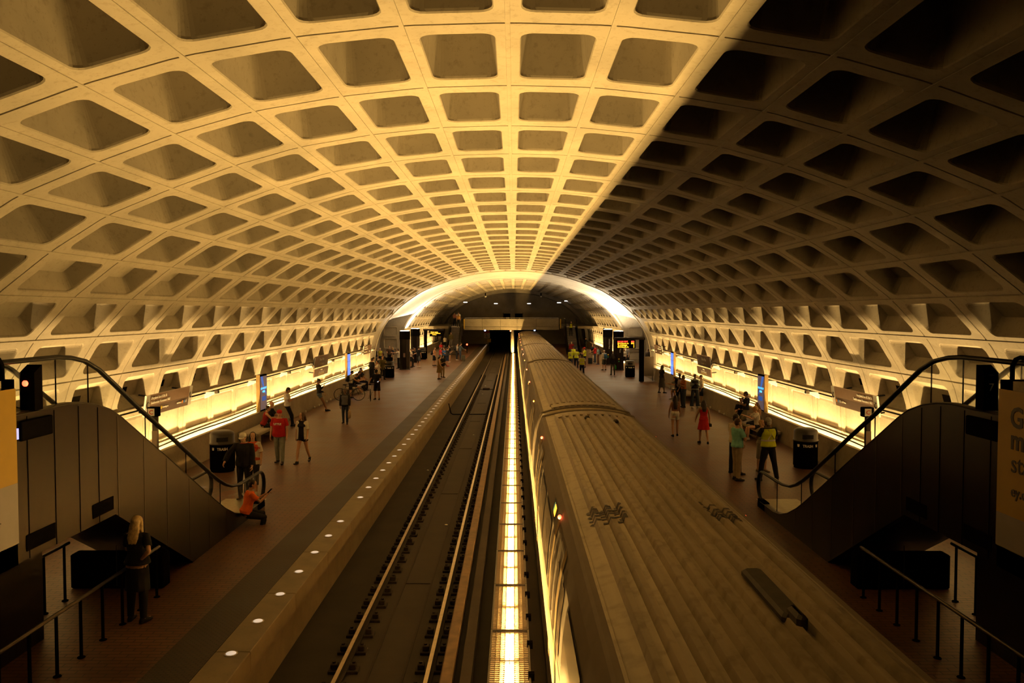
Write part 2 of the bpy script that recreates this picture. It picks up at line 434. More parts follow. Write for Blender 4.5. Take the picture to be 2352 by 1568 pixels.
# ------------------------------------------------------------------ floors, track bed, platforms
PX = 3.80                                    # platform edge
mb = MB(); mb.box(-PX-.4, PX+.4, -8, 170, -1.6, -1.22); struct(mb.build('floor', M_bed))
mb = MB()
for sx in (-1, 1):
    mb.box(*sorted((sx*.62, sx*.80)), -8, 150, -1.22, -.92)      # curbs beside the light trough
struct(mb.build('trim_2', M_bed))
for sx, nm in ((-1,'platform_left'), (1,'platform_right')):
    mb = MB(); mb.box(*sorted((sx*5.02, sx*10.3)), -8, 124.3, -.4, 0); mb.box(*sorted((sx*10.3, sx*13.4)), YB-.2, YC+.3, -.4, 0); mb.box(*sorted((sx*10.3, sx*13.4)), 112, 124.3, -.4, 0); struct(mb.build(nm, M_floor))
    mb = MB(); mb.box(*sorted((sx*4.32, sx*5.02)), -8, 124.2, -.4, .004); struct(mb.build('trim_3', M_tact))
    mb = MB(); x0, x1 = sorted((sx*PX, sx*4.32))
    k = 0; y = -8.0
    while y < 126:
        mb.bbox(x0, x1, y+.004, y+2.44-.004, -.30, .008, .012); y += 2.44
    mb.box(*sorted((sx*4.05, sx*4.6)), -8, 126, -1.3, -.28)
    struct(mb.build('trim_4', M_granite))
# parapets with the lamp trough behind, and lower wall
for sx, nm in ((-1,'wall_left'), (1,'wall_right')):
    for ya, yb in ((-8, YB-.2), (YC+.3, 112)):
        mb = MB(); w = [(sx*10.30, 0), (sx*10.36, .88), (sx*10.50, .88), (sx*10.50, -.25), (sx*11.3, -.25), (sx*11.3, -.4), (sx*10.3, -.4)]
        mb.prism([(a, b) for a, b in w], ya, yb, 'y')
        y = ya
        struct(mb.build(nm, M_parapet))
        mb = MB(); mb.box(*sorted((sx*11.12, sx*11.22)), ya, yb, -.25, .86)
        struct(mb.build('trim_5', M_conc))
# back wall behind the camera and mezzanine at the near end
mb = MB(); mb.box(-14, 14, -8.2, -8, -1.6, 9.5); struct(mb.build('wall_front', M_conc))
# tunnel end under the far mezzanine
mb = MB()
for sx in (-1, 1):
    mb.box(*sorted((sx*4.4, sx*13.4)), 124, 124.3, 0, 3.2)
    mb.box(*sorted((sx*PX, sx*4.4)), 124, 150, -1.3, 3.2)
struct(mb.build('wall_tunnel', M_conc))
mb = MB(); mb.box(-4, 4, 149, 150, -1.6, 3.2); struct(mb.build('wall_tunnel', M_black))
# mezzanine slab and its beam front
ZM = 3.2
mb = MB(); mb.box(-11, 11, 100.4, 103.5, 2.9, ZM); mb.box(-11, -5.4, 103.5, YW+.2, 2.9, ZM); mb.box(5.4, 11, 103.5, YW+.2, 2.9, ZM); mb.box(-5.4, 5.4, YW-3, YW+.2, 2.9, ZM); struct(mb.build('floor_mezzanine', M_conc))
mb = MB(); xs = [-6.2, -3.9, -1.6, .5, 2.9, 5.75]
for a, b in zip(xs, xs[1:]): mb.bbox(a+.01, b-.01, 100, 100.4, 2.74, 3.12, .02); mb.bbox(a+.01, b-.01, 100.02, 100.35, 3.14, 4.12, .02)
struct(mb.build('wall_mezzanine', M_conc))
b0 = thing('balcony_railing', 'low metal rail along the top of the far concrete footbridge', 'railing', (0,100.2,4.12))
mb = MB(); mb.tube([(-6.1,0,.12),(5.7,0,.12)], .03, 6); mb.build('top_rail', M_steel, b0)
for k in range(13):
    mb = MB(); mb.tube([(-6+k*.97,0,0),(-6+k*.97,0,.12)], .018, 5); mb.build('post', M_steel, b0)
c0 = tag(MB().lathe([(.24,-.7),(.24,2.9)], n=16).build('concrete_column', M_vault, None, True, (-.12,112,0)), 'round pale column standing at the end of the light strip under the footbridge', 'column')
# near mezzanine: floor behind the picture, side parapets with banners, piers
mb = MB()
for sx in (-1, 1):
    mb.box(*sorted((sx*4.83, sx*11.2)), -8, 7.78, 2.5, 3.35)
mb.box(-4.83, 4.83, -8, -1.2, 2.5, 3.35)
struct(mb.build('floor_mezzanine', M_conc))
for sx in (-1, 1):
    mb = MB(); mb.box(*sorted((sx*4.83, sx*5.05)), -8, 7.78, 2.5, 4.34)
    mb.box(*sorted((sx*4.83, sx*6.1)), 7.58, 7.78, 2.5, 4.34)
    struct(mb.build('wall_mezzanine', M_conc))
    mb = MB(); mb.box(*sorted((sx*7.12, sx*10.3)), 7.5, 12.0, 0, 2.5); struct(mb.build('wall_pier', M_bronze))
# ------------------------------------------------------------------ median light trough
TX = 2.12                                    # track centre lines
M_lens = lamp('median diffuser', (1.0,.56,.22), .8)
M_mlamp = lamp('median lamp', WARM, 1080.0)
M_louv = mat('louvre metal',(.26,.20,.13),.6,0,.05,spec=.1)
UL = 2.44
def trough_unit():
    t = thing('track_light_unit', 'long louvred light unit glowing warm white between the two tracks', 'light fixture', (0,0,-.90), 0, 'light units in the strip between the tracks')
    mb = MB(); mb.quad((-.31,0.03,.03),(.31,0.03,.03),(.31,UL-.03,.03),(-.31,UL-.03,.03)); mb.build('diffuser', M_lens, t)
    for a in (.06, 1.26):
        mb = MB(); mb.quad((-.07,a,.045),(.07,a,.045),(.07,a+1.0,.045),(-.07,a+1.0,.045)); mb.build('lamp', M_mlamp, t)
    mb = MB()
    for x in (-.33, .33): mb.box(x-.015, x+.015, .01, UL-.01, -.02, .12)
    mb.box(-.33, .33, .01, .025, -.02, .10); mb.box(-.33,.33,UL-.025,UL-.01,-.02,.10); mb.box(-.33,.33,.01,UL-.01,-.03,-.01)
    mb.build('housing', M_dsteel, t)
    mb = MB()
    for x in (-.24,-.16,-.08,0,.08,.16,.24): mb.box(x-.004, x+.004, 0.03, UL-.03, .062, .085)
    for k in range(1, 34): mb.box(-.315,.315, k*UL/34-.004, k*UL/34+.004, .06, .088)
    mb.build('louvre', M_louv, t)
    for y in (.6, 1.8):
        mb = MB(); mb.box(.30,.40,y-.05,y+.05,.05,.16); mb.build('clamp', M_black, t)
    return t
t0 = trough_unit(); t0.location.y = 7.0
for k in range(1, 43): dup(t0, (0, 7.0 + k*UL, -.90))
# ------------------------------------------------------------------ rails
ZR = -1.02
def rail(x, name, label, fast=True, yb=148):
    t = thing(name, label, 'rail', (x, 0, 0))
    h = .15
    p = [(-.07,ZR-h),(.07,ZR-h),(.07,ZR-h+.02),(.012,ZR-h+.04),(.012,ZR-.04),(.036,ZR-.03),(.036,ZR-.004),(.03,ZR),(-.03,ZR),(-.036,ZR-.004),(-.036,ZR-.03),(-.012,ZR-.04),(-.012,ZR-h+.04),(-.07,ZR-h+.02)]
    mb = MB(); mb.prism([(a, b) for a, b in p], -8, yb, 'y'); mb.build('web', M_rust, t)
    mb = MB(); mb.box(-.034,.034,-8,yb,ZR-.02,ZR+.003); mb.build('running_surface', M_rail, t)
    if fast:
        mb = MB(); mb.bbox(-.26,.26,-.12,.12,-1.24,-1.165,.01)
        for s in (-1,1): mb.bbox(s*.16-.06,s*.16+.06,-.07,.07,-1.165,-1.07,.012); mb.lathe([(.03,-1.07),(.03,-1.04)],(s*.17,0,0),8)
        f = mb.build('rail_fastener', M_rust, t); f.location.y = 9.0
        for k in range(1, 90):
            c = f.copy(); C.objects.link(c); c.parent = t; c.location.y = 9.0 + k*.76
    return t
rail(-TX-.75, 'running_rail', 'left polished running rail of the empty track')
rail(-TX+.75, 'running_rail', 'right polished running rail of the empty track, nearer the light strip')
rail(TX-.75, 'running_rail', 'polished running rail under the left side of the train', False)
rail(TX+.75, 'running_rail', 'polished running rail under the right side of the train', False)
mb = MB(); mb.bbox(-1.13,-.93,-8,112,-1.0,-.93,.02); mb.box(-1.10,-1.07,-8,112,-1.22,-1.0)
mb.box(-1.0,-.94,-8,112,-1.22,-1.12)
tag(mb.build('third_rail_cover', mat('weathered cover board',(.17,.105,.055),.6,0,.25,5)), 'long brown cover board of the power rail beside the light strip', 'rail cover')
mb = MB(); mb.box(-TX-.32,-TX-.28,-8,148,-1.22,-1.205); mb.box(-TX+.28,-TX+.32,-8,148,-1.22,-1.205)
for k in range(12): mb.box(-TX-.32,-TX+.32,9+k*9,9.02+k*9,-1.22,-1.204)
struct(mb.build('trim_6', M_rust))
# litter and cable crossing the track bed
for x, y, s in ((-3.05,16.6,.09),(-1.9,23,.05),(-3.3,31,.05),(-2.3,60,.07),(-2.3,66.5,.08),(-1.95,40,.05)):
    mb = MB(); mb.ell((0,0,0), s, s*.7, s*.35, 7, 5)
    tag(mb.build('crumpled_litter', M_white, None, False, (x,y,-1.20)), 'small pale scrap of litter lying on the empty track bed', 'litter', 'scraps of litter on the track bed')
mb = MB(); mb.tube([(-3.9,48.5,-.6),(-3.75,48.2,-1.15),(-3.6,48,-1.2),(-2.4,48,-1.2),(-1.3,48.1,-1.2)], .03, 6)
tag(mb.build('signal_cable', M_black), 'black cable running across the empty track bed', 'cable')
mb = MB(); mb.bbox(-.28,.28,-.2,.2,0,.16,.03); mb.box(-.5,.5,-.04,.04,.02,.06)
tag(mb.build('track_sensor', M_rust, None, False, (-TX,63.5,-1.22)), 'dark signal box between the rails of the empty track', 'signal box')
# ------------------------------------------------------------------ platform edge lights
def edge_light():
    t = thing('platform_edge_light', 'round flush light in the granite edge of the left platform', 'light', (0,0,0), 0, 'edge lights of the left platform')
    MB().lathe([(.098,0),(.098,.012),(.082,.014)], n=20).build('ring', M_steel, t)
    MB().lathe([(.082,.010),(.065,.022),(.03,.028)], n=20).build('lens', M_edge, t, True)
    return t
e0 = edge_light(); first = True
for sx in (-1, 1):
    for k in range(92):
        y = 11.447 + (k-2)*1.2247
        if k == 9: continue
        if sx == 1 and y > 12: continue
        if first: e0.location = (sx*4.06, y, .004); first = False
        elif sx == -1: dup(e0, (sx*4.06, y, .004))
# ------------------------------------------------------------------ the train
SP = [(1.285,2.07),(1.36,1.90),(1.43,1.65),(1.49,1.25),(1.52,.80),(1.525,.3),(1.52,-.15),(1.47,-.52)]
def sidex(z):
    if z >= SP[0][1]: return SP[0][0]
    for (x0,z0),(x1,z1) in zip(SP, SP[1:]):
        if z1 <= z <= z0: return x0 + (x1-x0)*(z0-z)/(z0-z1)
    return SP[-1][0]
def patch(mb, s, y0, y1, z0, z1, off, r=.1, m=0):
    """rounded panel lying on the car side"""
    rows = []
    for i in range(5): a = PI/2*i/4; rows.append((z0 + r - r*math.cos(a), r - r*math.sin(a)))
    for i in range(1, 6): rows.append((z0 + r + (z1-z0-2*r)*i/6, 0))
    for i in range(5): a = PI/2*i/4; rows.append((z1 - r + r*math.sin(a), r - r*math.cos(a)))
    vs = []
    for z, ins in rows:
        x = s*(sidex(z) + off); vs += [(x, y0+ins, z), (x, y1-ins, z)]
    mb.add(vs, [(2*k, 2*k+1, 2*k+3, 2*k+2) for k in range(len(rows)-1)], m)
def roofz(x): return 2.07 + .19*(1 - (abs(x)/1.285)**2.2)
CLEN = 22.3
RX = [-.925+.185*k for k in range(11)]
def car(label, y0, number=None):
    t = thing('subway_car', label, 'train car', (TX+.01, y0, 0))
    mb = MB(); ring = [(x, z) for x, z in SP] + [(-x, z) for x, z in reversed(SP)]
    def R(y, k=1): return [(x*k, y, z) for x, z in [(1.25,2.10)] + SP + [(-a, b) for a, b in reversed(SP)] + [(-1.25,2.10)]]
    mb.loft([R(0,.97), R(.08), R(CLEN-.08), R(CLEN,.97)])
    mb.box(-1.2,1.2,1,CLEN-1,-.95,-.5); mb.build('body', M_train, t)
    mb = MB()
    xs = [-1.285,-1.2,-1.05,-.9,-.6,-.3,0,.3,.6,.9,1.05,1.2,1.285]
    top = [(x, roofz(x)) for x in xs]
    mb.loft([[(x, y, z - dz) for x, z in top] + [(1.2, y, 2.02), (-1.2, y, 2.02)] for y, dz in ((.0,.05),(.06,.01),(.12,0),(CLEN-.12,0),(CLEN-.06,.01),(CLEN,.05))])
    for x in RX:
        z = roofz(x); mb.prism([(x-.06,z-.01),(x-.032,z+.07),(x+.032,z+.07),(x+.06,z-.01)], 1.1, CLEN-1.1, 'y')
    for x in (-1.15,1.15): mb.box(x-.006,x+.006,.12,CLEN-.12,roofz(x)-.005,roofz(x)+.007)
    mb.build('roof', M_roof, t)
    for y0_, y1_ in ((.45,1.12),(CLEN-1.12,CLEN-.45)):
        mb = MB(); xs2 = [-.95+.19*k for k in range(11)]
        mb.add([(x, y, roofz(x)+.045) for x in xs2 for y in (y0_, y1_)] + [(x, y, roofz(x)-.01) for x in xs2 for y in (y0_, y1_)],
               [(2*k,2*k+1,2*k+3,2*k+2) for k in range(10)] + [(22+2*k,2*k,2*k+2,24+2*k) for k in range(10)] + [(23+2*k,25+2*k,2*k+3,2*k+1) for k in range(10)] + [(0,22,23,1),(20,21,43,42)])
        mb.build('roof_end_cover', M_roof, t)
    for y in (.13, CLEN-.13):
        mb = MB(); pts = [(1.33,y,1.7),(1.30,y,2.0)] + [(1.25-.125*k*2, y, roofz(1.25-.25*k)+.015) for k in range(11)] + [(-1.30,y,2.0),(-1.33,y,1.7)]
        mb.tube(pts, .035, 6); mb.build('end_frame', M_train, t)
        for x in [-.85+.17*k for k in range(11)]:
            mb = MB(); mb.box(x-.05,x+.05, y+(.24 if y<1 else -.30), y+(.30 if y<1 else -.24), roofz(x)-.01, roofz(x)+.03); mb.build('roof_vent', M_roofdk, t)
    for y in (-.27, CLEN+.02):
        mb = MB(); mb.box(-1.0,1.0,y,y+.25,-.5,2.0); mb.build('gangway', M_black, t)
    for s in (-1, 1):
        for yc in (3.65, CLEN/2, CLEN-3.65):
            for k in (-1, 1):
                mb = MB(); patch(mb, s, yc+(0.015 if k>0 else -.66), yc+(.66 if k>0 else -.015), -.10, 1.86, .012, .05)
                d = mb.build('door', M_train, t)
                mb = MB(); patch(mb, s, yc+(0.16 if k>0 else -.52), yc+(.52 if k>0 else -.16), .72, 1.62, .018, .1); mb.build('door_window', M_wglass, d)
            for ya in (yc-.92, yc+.68):
                for za, zb in ((-.12,.62),(.625,1.90)):
                    mb = MB(); patch(mb, s, ya, ya+.24, za, zb, .02, .03); mb.build('lit_reveal_strip', M_trainpale, t)  # raised strips whose gold colour stands for light on the recessed door reveals
            MB().ell((s*(sidex(1.93)+.03), yc+.8, 1.95), .03,.03,.035,8,6).build('door_lamp', M_redl if yc > 5 else M_orl, t)
            for q in (-1.45, 1.0):
                mb = MB(); patch(mb, s, yc+q, yc+q+.45, .75, 1.62, .012, .09); mb.build('narrow_window', M_wglass, t)
        for a in (5.2, 7.3, 12.85, 14.95):
            mb = MB(); patch(mb, s, a, a+1.95, .70, 1.66, .008, .14); w = mb.build('window', M_rubber, t)
            mb = MB(); patch(mb, s, a+.05, a+1.9, .75, 1.61, .014, .11); mb.build('pane', M_wglass, w)
        for q in (.6, CLEN-1.9):
            mb = MB(); patch(mb, s, q, q+1.3, .70, 1.66, .008, .14); mb.build('end_window', M_wglass, t)
        mb = MB(); patch(mb, s, 12.6, 13.3, 1.72, 1.93, .014, .03); ds = mb.build('destination_sign', M_rubber, t)
        mb = MB(); patch(mb, s, 12.68, 12.98, 1.76, 1.90, .018, .02); mb.build('display', M_orl, ds)
        mb = MB(); patch(mb, s, 13.0, 13.12, 1.76, 1.90, .018, .02); mb.build('line_dot', M_grl, ds)
        for z in (-.22, .60):
            mb = MB(); patch(mb, s, .1, CLEN-.1, z, z+.05, .02, .02); mb.build('trim_strip', M_trainpale, t)
    return t
def decal(t, s, x0, ycen, flip):
    """stencilled car number draped over the roof ridges"""
    cu = bpy.data.curves.new('n', 'FONT'); cu.body = s; cu.size = .66; cu.align_x = 'CENTER'; cu.resolution_u = 3; cu.offset = .016
    o = bpy.data.objects.new('n', cu); me = bpy.data.meshes.new_from_object(o); bpy.data.objects.remove(o)
    import bmesh
    bm = bmesh.new(); bm.from_mesh(me)
    for v in bm.verts:
        a, b = v.co.x*.62, v.co.y
        v.co = Vector((x0 + (b if not flip else -b), ycen + (-a if not flip else a), 0))
    cuts = []
    for x in RX: cuts += [x-.06, x-.032, x+.032, x+.06]
    for x in cuts: bmesh.ops.bisect_plane(bm, geom=bm.verts[:]+bm.edges[:]+bm.faces[:], plane_co=(x,0,0), plane_no=(1,0,0))
    for v in bm.verts:
        z = roofz(v.co.x)
        for x in RX:
            d = abs(v.co.x - x)
            if d < .06: z = max(z, roofz(x) + (.07 if d <= .0322 else .07*(.06-d)/.028))
        v.co.z = z + .008
    bm.to_mesh(me); bm.free(); me.materials.clear(); me.materials.append(M_ink)
    for p in me.polygons: p.use_smooth = False
    link('number_lettering', me, t)
cars = []
ys = [-.2, 22.7, 45.6, 68.5, 91.4]
labs = ['nearest train car with the big black number on its ribbed roof', 'second train car, coupled ahead of the numbered one', 'third train car, in the middle of the train', 'fourth train car, last one clear of the footbridge', 'farthest train car, passing under the concrete footbridge']
c0 = car(labs[0], ys[0])
for k in range(1, 5): dup(c0, (TX+.01, ys[k], 0), None, labs[k])
decal(c0, '3017', -1.02, 11.0, False)
decal(c0, '3017', 1.02, 11.0, True)
mb = MB(); x = .555; mb.quad((x-.03,1.2,roofz(x)+.004),(x+.012,1.2,roofz(x)+.004),(x+.012,CLEN-1.2,roofz(x)+.004),(x-.03,CLEN-1.2,roofz(x)+.004)); mb.build('grime_streak', M_roofdk, c0)
# antenna box on the roof
mb = MB(); mb.bbox(.30,.52,7.1,8.4,roofz(.4),roofz(.4)+.10,.03); mb.bbox(.36,.46,6.9,7.2,roofz(.4),roofz(.4)+.16,.03); mb.build('roof_antenna', M_roofdk, c0)
for k, x in ((0,-.2),(1,.45)):
    mb = MB(); mb.lathe([(.07,0),(.07,.05),(.03,.09)],(x,CLEN-2-k*.6,roofz(x)+.03),10); mb.build('roof_sensor', M_roofdk, c0)
# wall-wash lamps in the troughs behind the parapets
M_wash = lamp('wall wash tube', (1,.63,.215), 560.0)
def wash():
    t = thing('wall_wash_lamp', 'fluorescent tube lying in the trough behind the platform parapet', 'light fixture', (0,0,.1), 0, 'tubes behind the parapets')
    MB().quad((-.035,-1.15,.235),(.035,-1.15,.165),(.035,1.15,.165),(-.035,1.15,.235)).build('tube', M_wash, t)
    mb = MB(); mb.box(-.07,.07,-1.2,1.2,0,.08); mb.box(-.04,.04,-1.2,-1.15,.08,.16); mb.box(-.04,.04,1.15,1.2,.08,.16); mb.build('batten', M_dsteel, t)
    return t
w0 = wash(); fst = True
for sx in (-1, 1):
    for ya, yb in ((14, YB-.6), (YC+1, 111)):
        n = int((yb-ya)/2.5)
        for k in range(n):
            p = (sx*10.70, ya + 1.25 + k*2.5, -.25); rz = 0 if sx > 0 else PI
            if fst: w0.location = p; w0.rotation_euler.z = rz; fst = False
            else: dup(w0, p, rz)
# ------------------------------------------------------------------ escalators at the near end
DECK = [(7.85,3.66),(10.9,3.66),(11.4,3.67),(11.82,3.63),(12.2,3.56),(12.62,3.43),(12.93,3.28),(13.66,2.86),(14.52,2.37),(16.06,1.47),(16.9,.98),(17.5,.65),(18.1,.38),(18.6,.23),(19.1,.17),(20.1,.17)]
HAND = [(7.6,4.36),(10.3,4.36),(11.24,4.36),(11.6,4.33),(11.97,4.26),(12.37,4.10),(12.79,3.86),(13.74,3.30),(14.85,2.69),(16.86,1.55),(17.3,1.32),(17.7,1.14),(18.1,1.01),(18.6,.94),(19.3,.93),(20.1,.93)]
NEWEL = [(20.1+.36*math.sin(a)*1.0, .57+.36*math.cos(a)) for a in [PI*k/10 for k in range(1, 11)]]
def interp(tab, y):
    for (a, b), (c, d) in zip(tab, tab[1:]):
        if a <= y <= c: return b + (d-b)*(y-a)/(c-a)
    return tab[0][1] if y < tab[0][0] else tab[-1][1]
def escalator(s, label):
    X = s*7.08; t = thing('escalator', label, 'escalator', (X, 0, 0))
    for q in (-1, 1):                        # q=-s : the side facing the tracks
        x = q*.68; outer = (q == -s)
        poly = DECK[:-1] + [(20.1,.17),(20.35,.10),(20.35,.002),(15.75,.002),(12.7,1.745),(7.85,1.745)]
        mb = MB(); mb.prism([(a, b) for a, b in poly], x-.06, x+.06, 'x')
        p = mb.build('side_panel', M_bronze, t)
        if outer:
            for y in (8.9, 9.7, 10.42, 11.04, 11.66, 12.2, 12.8, 13.7, 14.6, 15.6, 16.6, 17.6):
                zt = interp(DECK, y) - .03; zb = max(.01, 1.745 if y < 12.7 else 1.745 - (y-12.7)*.577)
                mb = MB(); mb.box(x+q*.056-.01, x+q*.056+.01, y-.006, y+.006, zb, zt); mb.build('panel_seam', M_dsteel if y > 12.6 else M_black, p)
            for ya, yb in ((10.35,11.0),(12.0,12.62)):
                mb = MB(); mb.box(x+q*.06-.012,x+q*.06+.012,ya,yb,1.85,2.06); g = mb.build('vent_grille', M_black, p)
            mb = MB(); mb.bbox(min(x+q*.05,x+q*.10),max(x+q*.05,x+q*.10),10.25,10.95,3.32,3.58,.01); mb.build('control_box', M_black, p)
            mb = MB(); mb.box(min(x+q*.05,x+q*.09),max(x+q*.05,x+q*.09),10.12,10.2,3.36,3.5); mb.build('status_light', M_scrb, p)
        mb = MB(); mb.tube([(x, a, b+.012) for a, b in DECK], .075, 8, flat=.28); mb.build('deck_cap', M_dsteel, t)
        # glass
        mb = MB(); yy = [7.85 + k*.3 for k in range(41)] + [20.2]
        top = [(y, interp(HAND, y)-.03) for y in yy] + [(20.33,.75),(20.37,.55),(20.30,.34)]
        bot = [(y, interp(DECK, y)+.02) for y in reversed(yy)]
        mb.prism(top + bot, x-.006, x+.006, 'x'); g = mb.build('glass_panel', M_glass, t)
        for y in (9.2, 11.2, 12.05, 13.9, 15.6, 17.4, 19.0):
            mb = MB(); mb.box(x-.008,x+.008,y-.006,y+.006,interp(DECK,y)+.03,interp(HAND,y)-.03); mb.build('glass_joint', M_black, g)
        mb = MB(); mb.tube([(x, a, b) for a, b in HAND] + [(x, a, b) for a, b in NEWEL], .05, 10, flat=.7); mb.build('handrail', M_rubber, t, True)
        mb = MB(); mb.bbox(x-.07,x+.07,19.75,20.3,.002,.24,.02); mb.build('newel_base', M_black, t)
        mb = MB(); mb.prism([(7.85,3.30),(12.1,3.30)] + [(a, b-.22) for a, b in DECK[5:12]] + [(18.3,.12),(19.6,.10),(19.6,.02),(17.2,.30),(12.2,3.1),(7.85,3.2)], x-q*.12-.015, x-q*.12+.015, 'x'); mb.build('skirt', M_steel, t)
    mb = MB(); mb.box(-.55,.55,7.8,11.6,3.25,3.35); mb.build('top_landing', M_steel, t)
    zs = 3.35; y = 11.6; k = 0
    nst = 16; dz = 3.33/nst; dy = (17.9-12.1)/nst
    for k in range(nst):
        mb = MB(); z1 = 3.35 - (k+1)*dz; ya = 12.1 + k*dy - .2
        mb.bbox(-.52,.52,ya,ya+dy+.02,z1-dz+.01,z1+.0,.01)
        for r in range(12): mb.box(-.5+r*.087,-.46+r*.087,ya+.01,ya+dy,z1,z1+.008)
        mb.build('step', M_dsteel, t)
    mb = MB(); mb.box(-.55,.55,17.7,21.1,.003,.012); mb.build('floor_plate', mat('landing plate',(.42,.36,.25),.42,.7,.12,8), t)
    mb = MB(); mb.prism([(7.85,1.745),(12.7,1.745),(15.7,.012),(15.78,.012),(12.74,1.785),(7.85,1.785)], -.62, .62, 'x'); mb.build('truss_soffit', M_bronze, t)
    return t
e1 = escalator(-1, 'left foreground escalator with dark bronze side, running down to the left platform')
e2 = escalator(1, 'right foreground escalator with dark bronze side, running down to the right platform')
def totem(s, esc, red):
    o = MB().loft([[(-.10,-.08,0),(.10,-.08,0),(.10,.10,0),(-.10,.10,0)],[(-.10,-.08,.50),(.10,-.08,.50),(.10,.10,.60),(-.10,.10,.60)]])
    t = o.build('signal_post', M_black, esc, False, (-s*.68, 10.62, 3.69))
    if red: MB().ell((-.02,-.085,.36),.042,.02,.042,12,8).build('red_signal', M_redl, t, True)
    else:
        text('number', '7', .15, M_letter, t, frame((0,-.083,.26),(1,0,0),(0,0,1)), 'CENTER')
        MB().lathe([(.03,-.01),(.03,.01)],(0,-.08,.47),10).build('sensor', M_dsteel, t)
totem(-1, e1, True); totem(1, e2, False)
# dark closures under the escalators
for s, lb in ((-1,'dark metal cabinet closing the low space under the left escalator'),(1,'dark metal cabinet closing the low space under the right escalator')):
    t = thing('under_stair_cabinet', lb, 'cabinet', (s*7.1,14.2,0))
    mb = MB(); mb.bbox(-.84,.84,0,.3,.002,.62,.02); mb.build('body', M_black, t)
    mb = MB(); mb.box(-.006,.006,-.006,.01,.05,.80); mb.build('door_gap', M_dsteel, t)
# handrails on the platforms beside the escalators
def railing(label, pts, posts, h=1.0):
    t = thing('metal_railing', label, 'railing', (pts[0][0], pts[0][1], 0)); o = Vector((pts[0][0], pts[0][1], 0))
    MB().tube([Vector((x, y, z)) - o for x, y, z in pts], .028, 8).build('top_rail', M_dsteel, t, True)
    for x, y in posts:
        mb = MB(); mb.lathe([(.055,.002),(.055,.012),(.024,.016),(.022,h-.02)],(x-o.x,y-o.y,0),10); mb.build('post', M_black, t, True)
    return t
for s, nm in ((-1,'left'),(1,'right')):
    railing('long dark railing on the %s platform in front of the mezzanine pier' % nm, [(s*6.19,8.2,.86),(s*6.19,13.9,.86)], [(s*6.19, 8.9+.61*k) for k in range(9)], .86)
    railing('short dark railing behind the %s pier under the escalator' % nm, [(s*7.70,12.15,.97),(s*7.70,13.75,.97)], [(s*7.70,13.0),(s*7.70,13.6)])
# ------------------------------------------------------------------ banners and guards on the mezzanine sides
for s in (-1, 1):
    xb = s*4.83 - s*.012
    t = thing('banner', 'yellow and pale advertising banner hung on the left mezzanine side' if s<0 else 'yellow banner with dark lettering hung on the right mezzanine side', 'banner', (xb,7.78,0))
    z1, z2, z3 = 4.25, 3.32 if s<0 else 3.05, 2.72
    mb = MB(); mb.box(-.006,.006,-3.6,-.01,z2,z1); mb.build('yellow_panel', M_yellow, t)
    mb = MB(); mb.box(-.006,.006,-3.6,-.01,z3,z2-.001); mb.build('pale_panel', M_banner, t)
    if s > 0:
        for i, (w, z, sz, b) in enumerate((('Go', 3.93, .27, .006), ('make', 3.72, .27, .006), ('start', 3.50, .25, .001), ('ey.com', 3.27, .14, .003))):
            text('lettering', w, sz, M_ink, t, frame((-.009, -.20 - i*.012, z - .02), (0,-1,0), (0,0,1)), bold=b)
    else:
        text('lettering', 'for', .09, M_ink, t, frame((.009,-.28,2.95),(0,1,0),(0,0,1)), 'RIGHT')
    g = thing('guard_rail', 'black tube guard rail over the %s mezzanine side' % ('left' if s<0 else 'right'), 'railing', (s*4.94,7.72,4.34))
    MB().tube([(0,-4,.22),(0,-.06,.22),(0,.0,.20),(0,.05,.14),(0,.06,-.55)], .022, 8).build('rail', M_black, g, True)
    for y in (-1.3, -2.6):
        MB().tube([(0,y,0),(0,y,.21)], .018, 6).build('post', M_black, g)
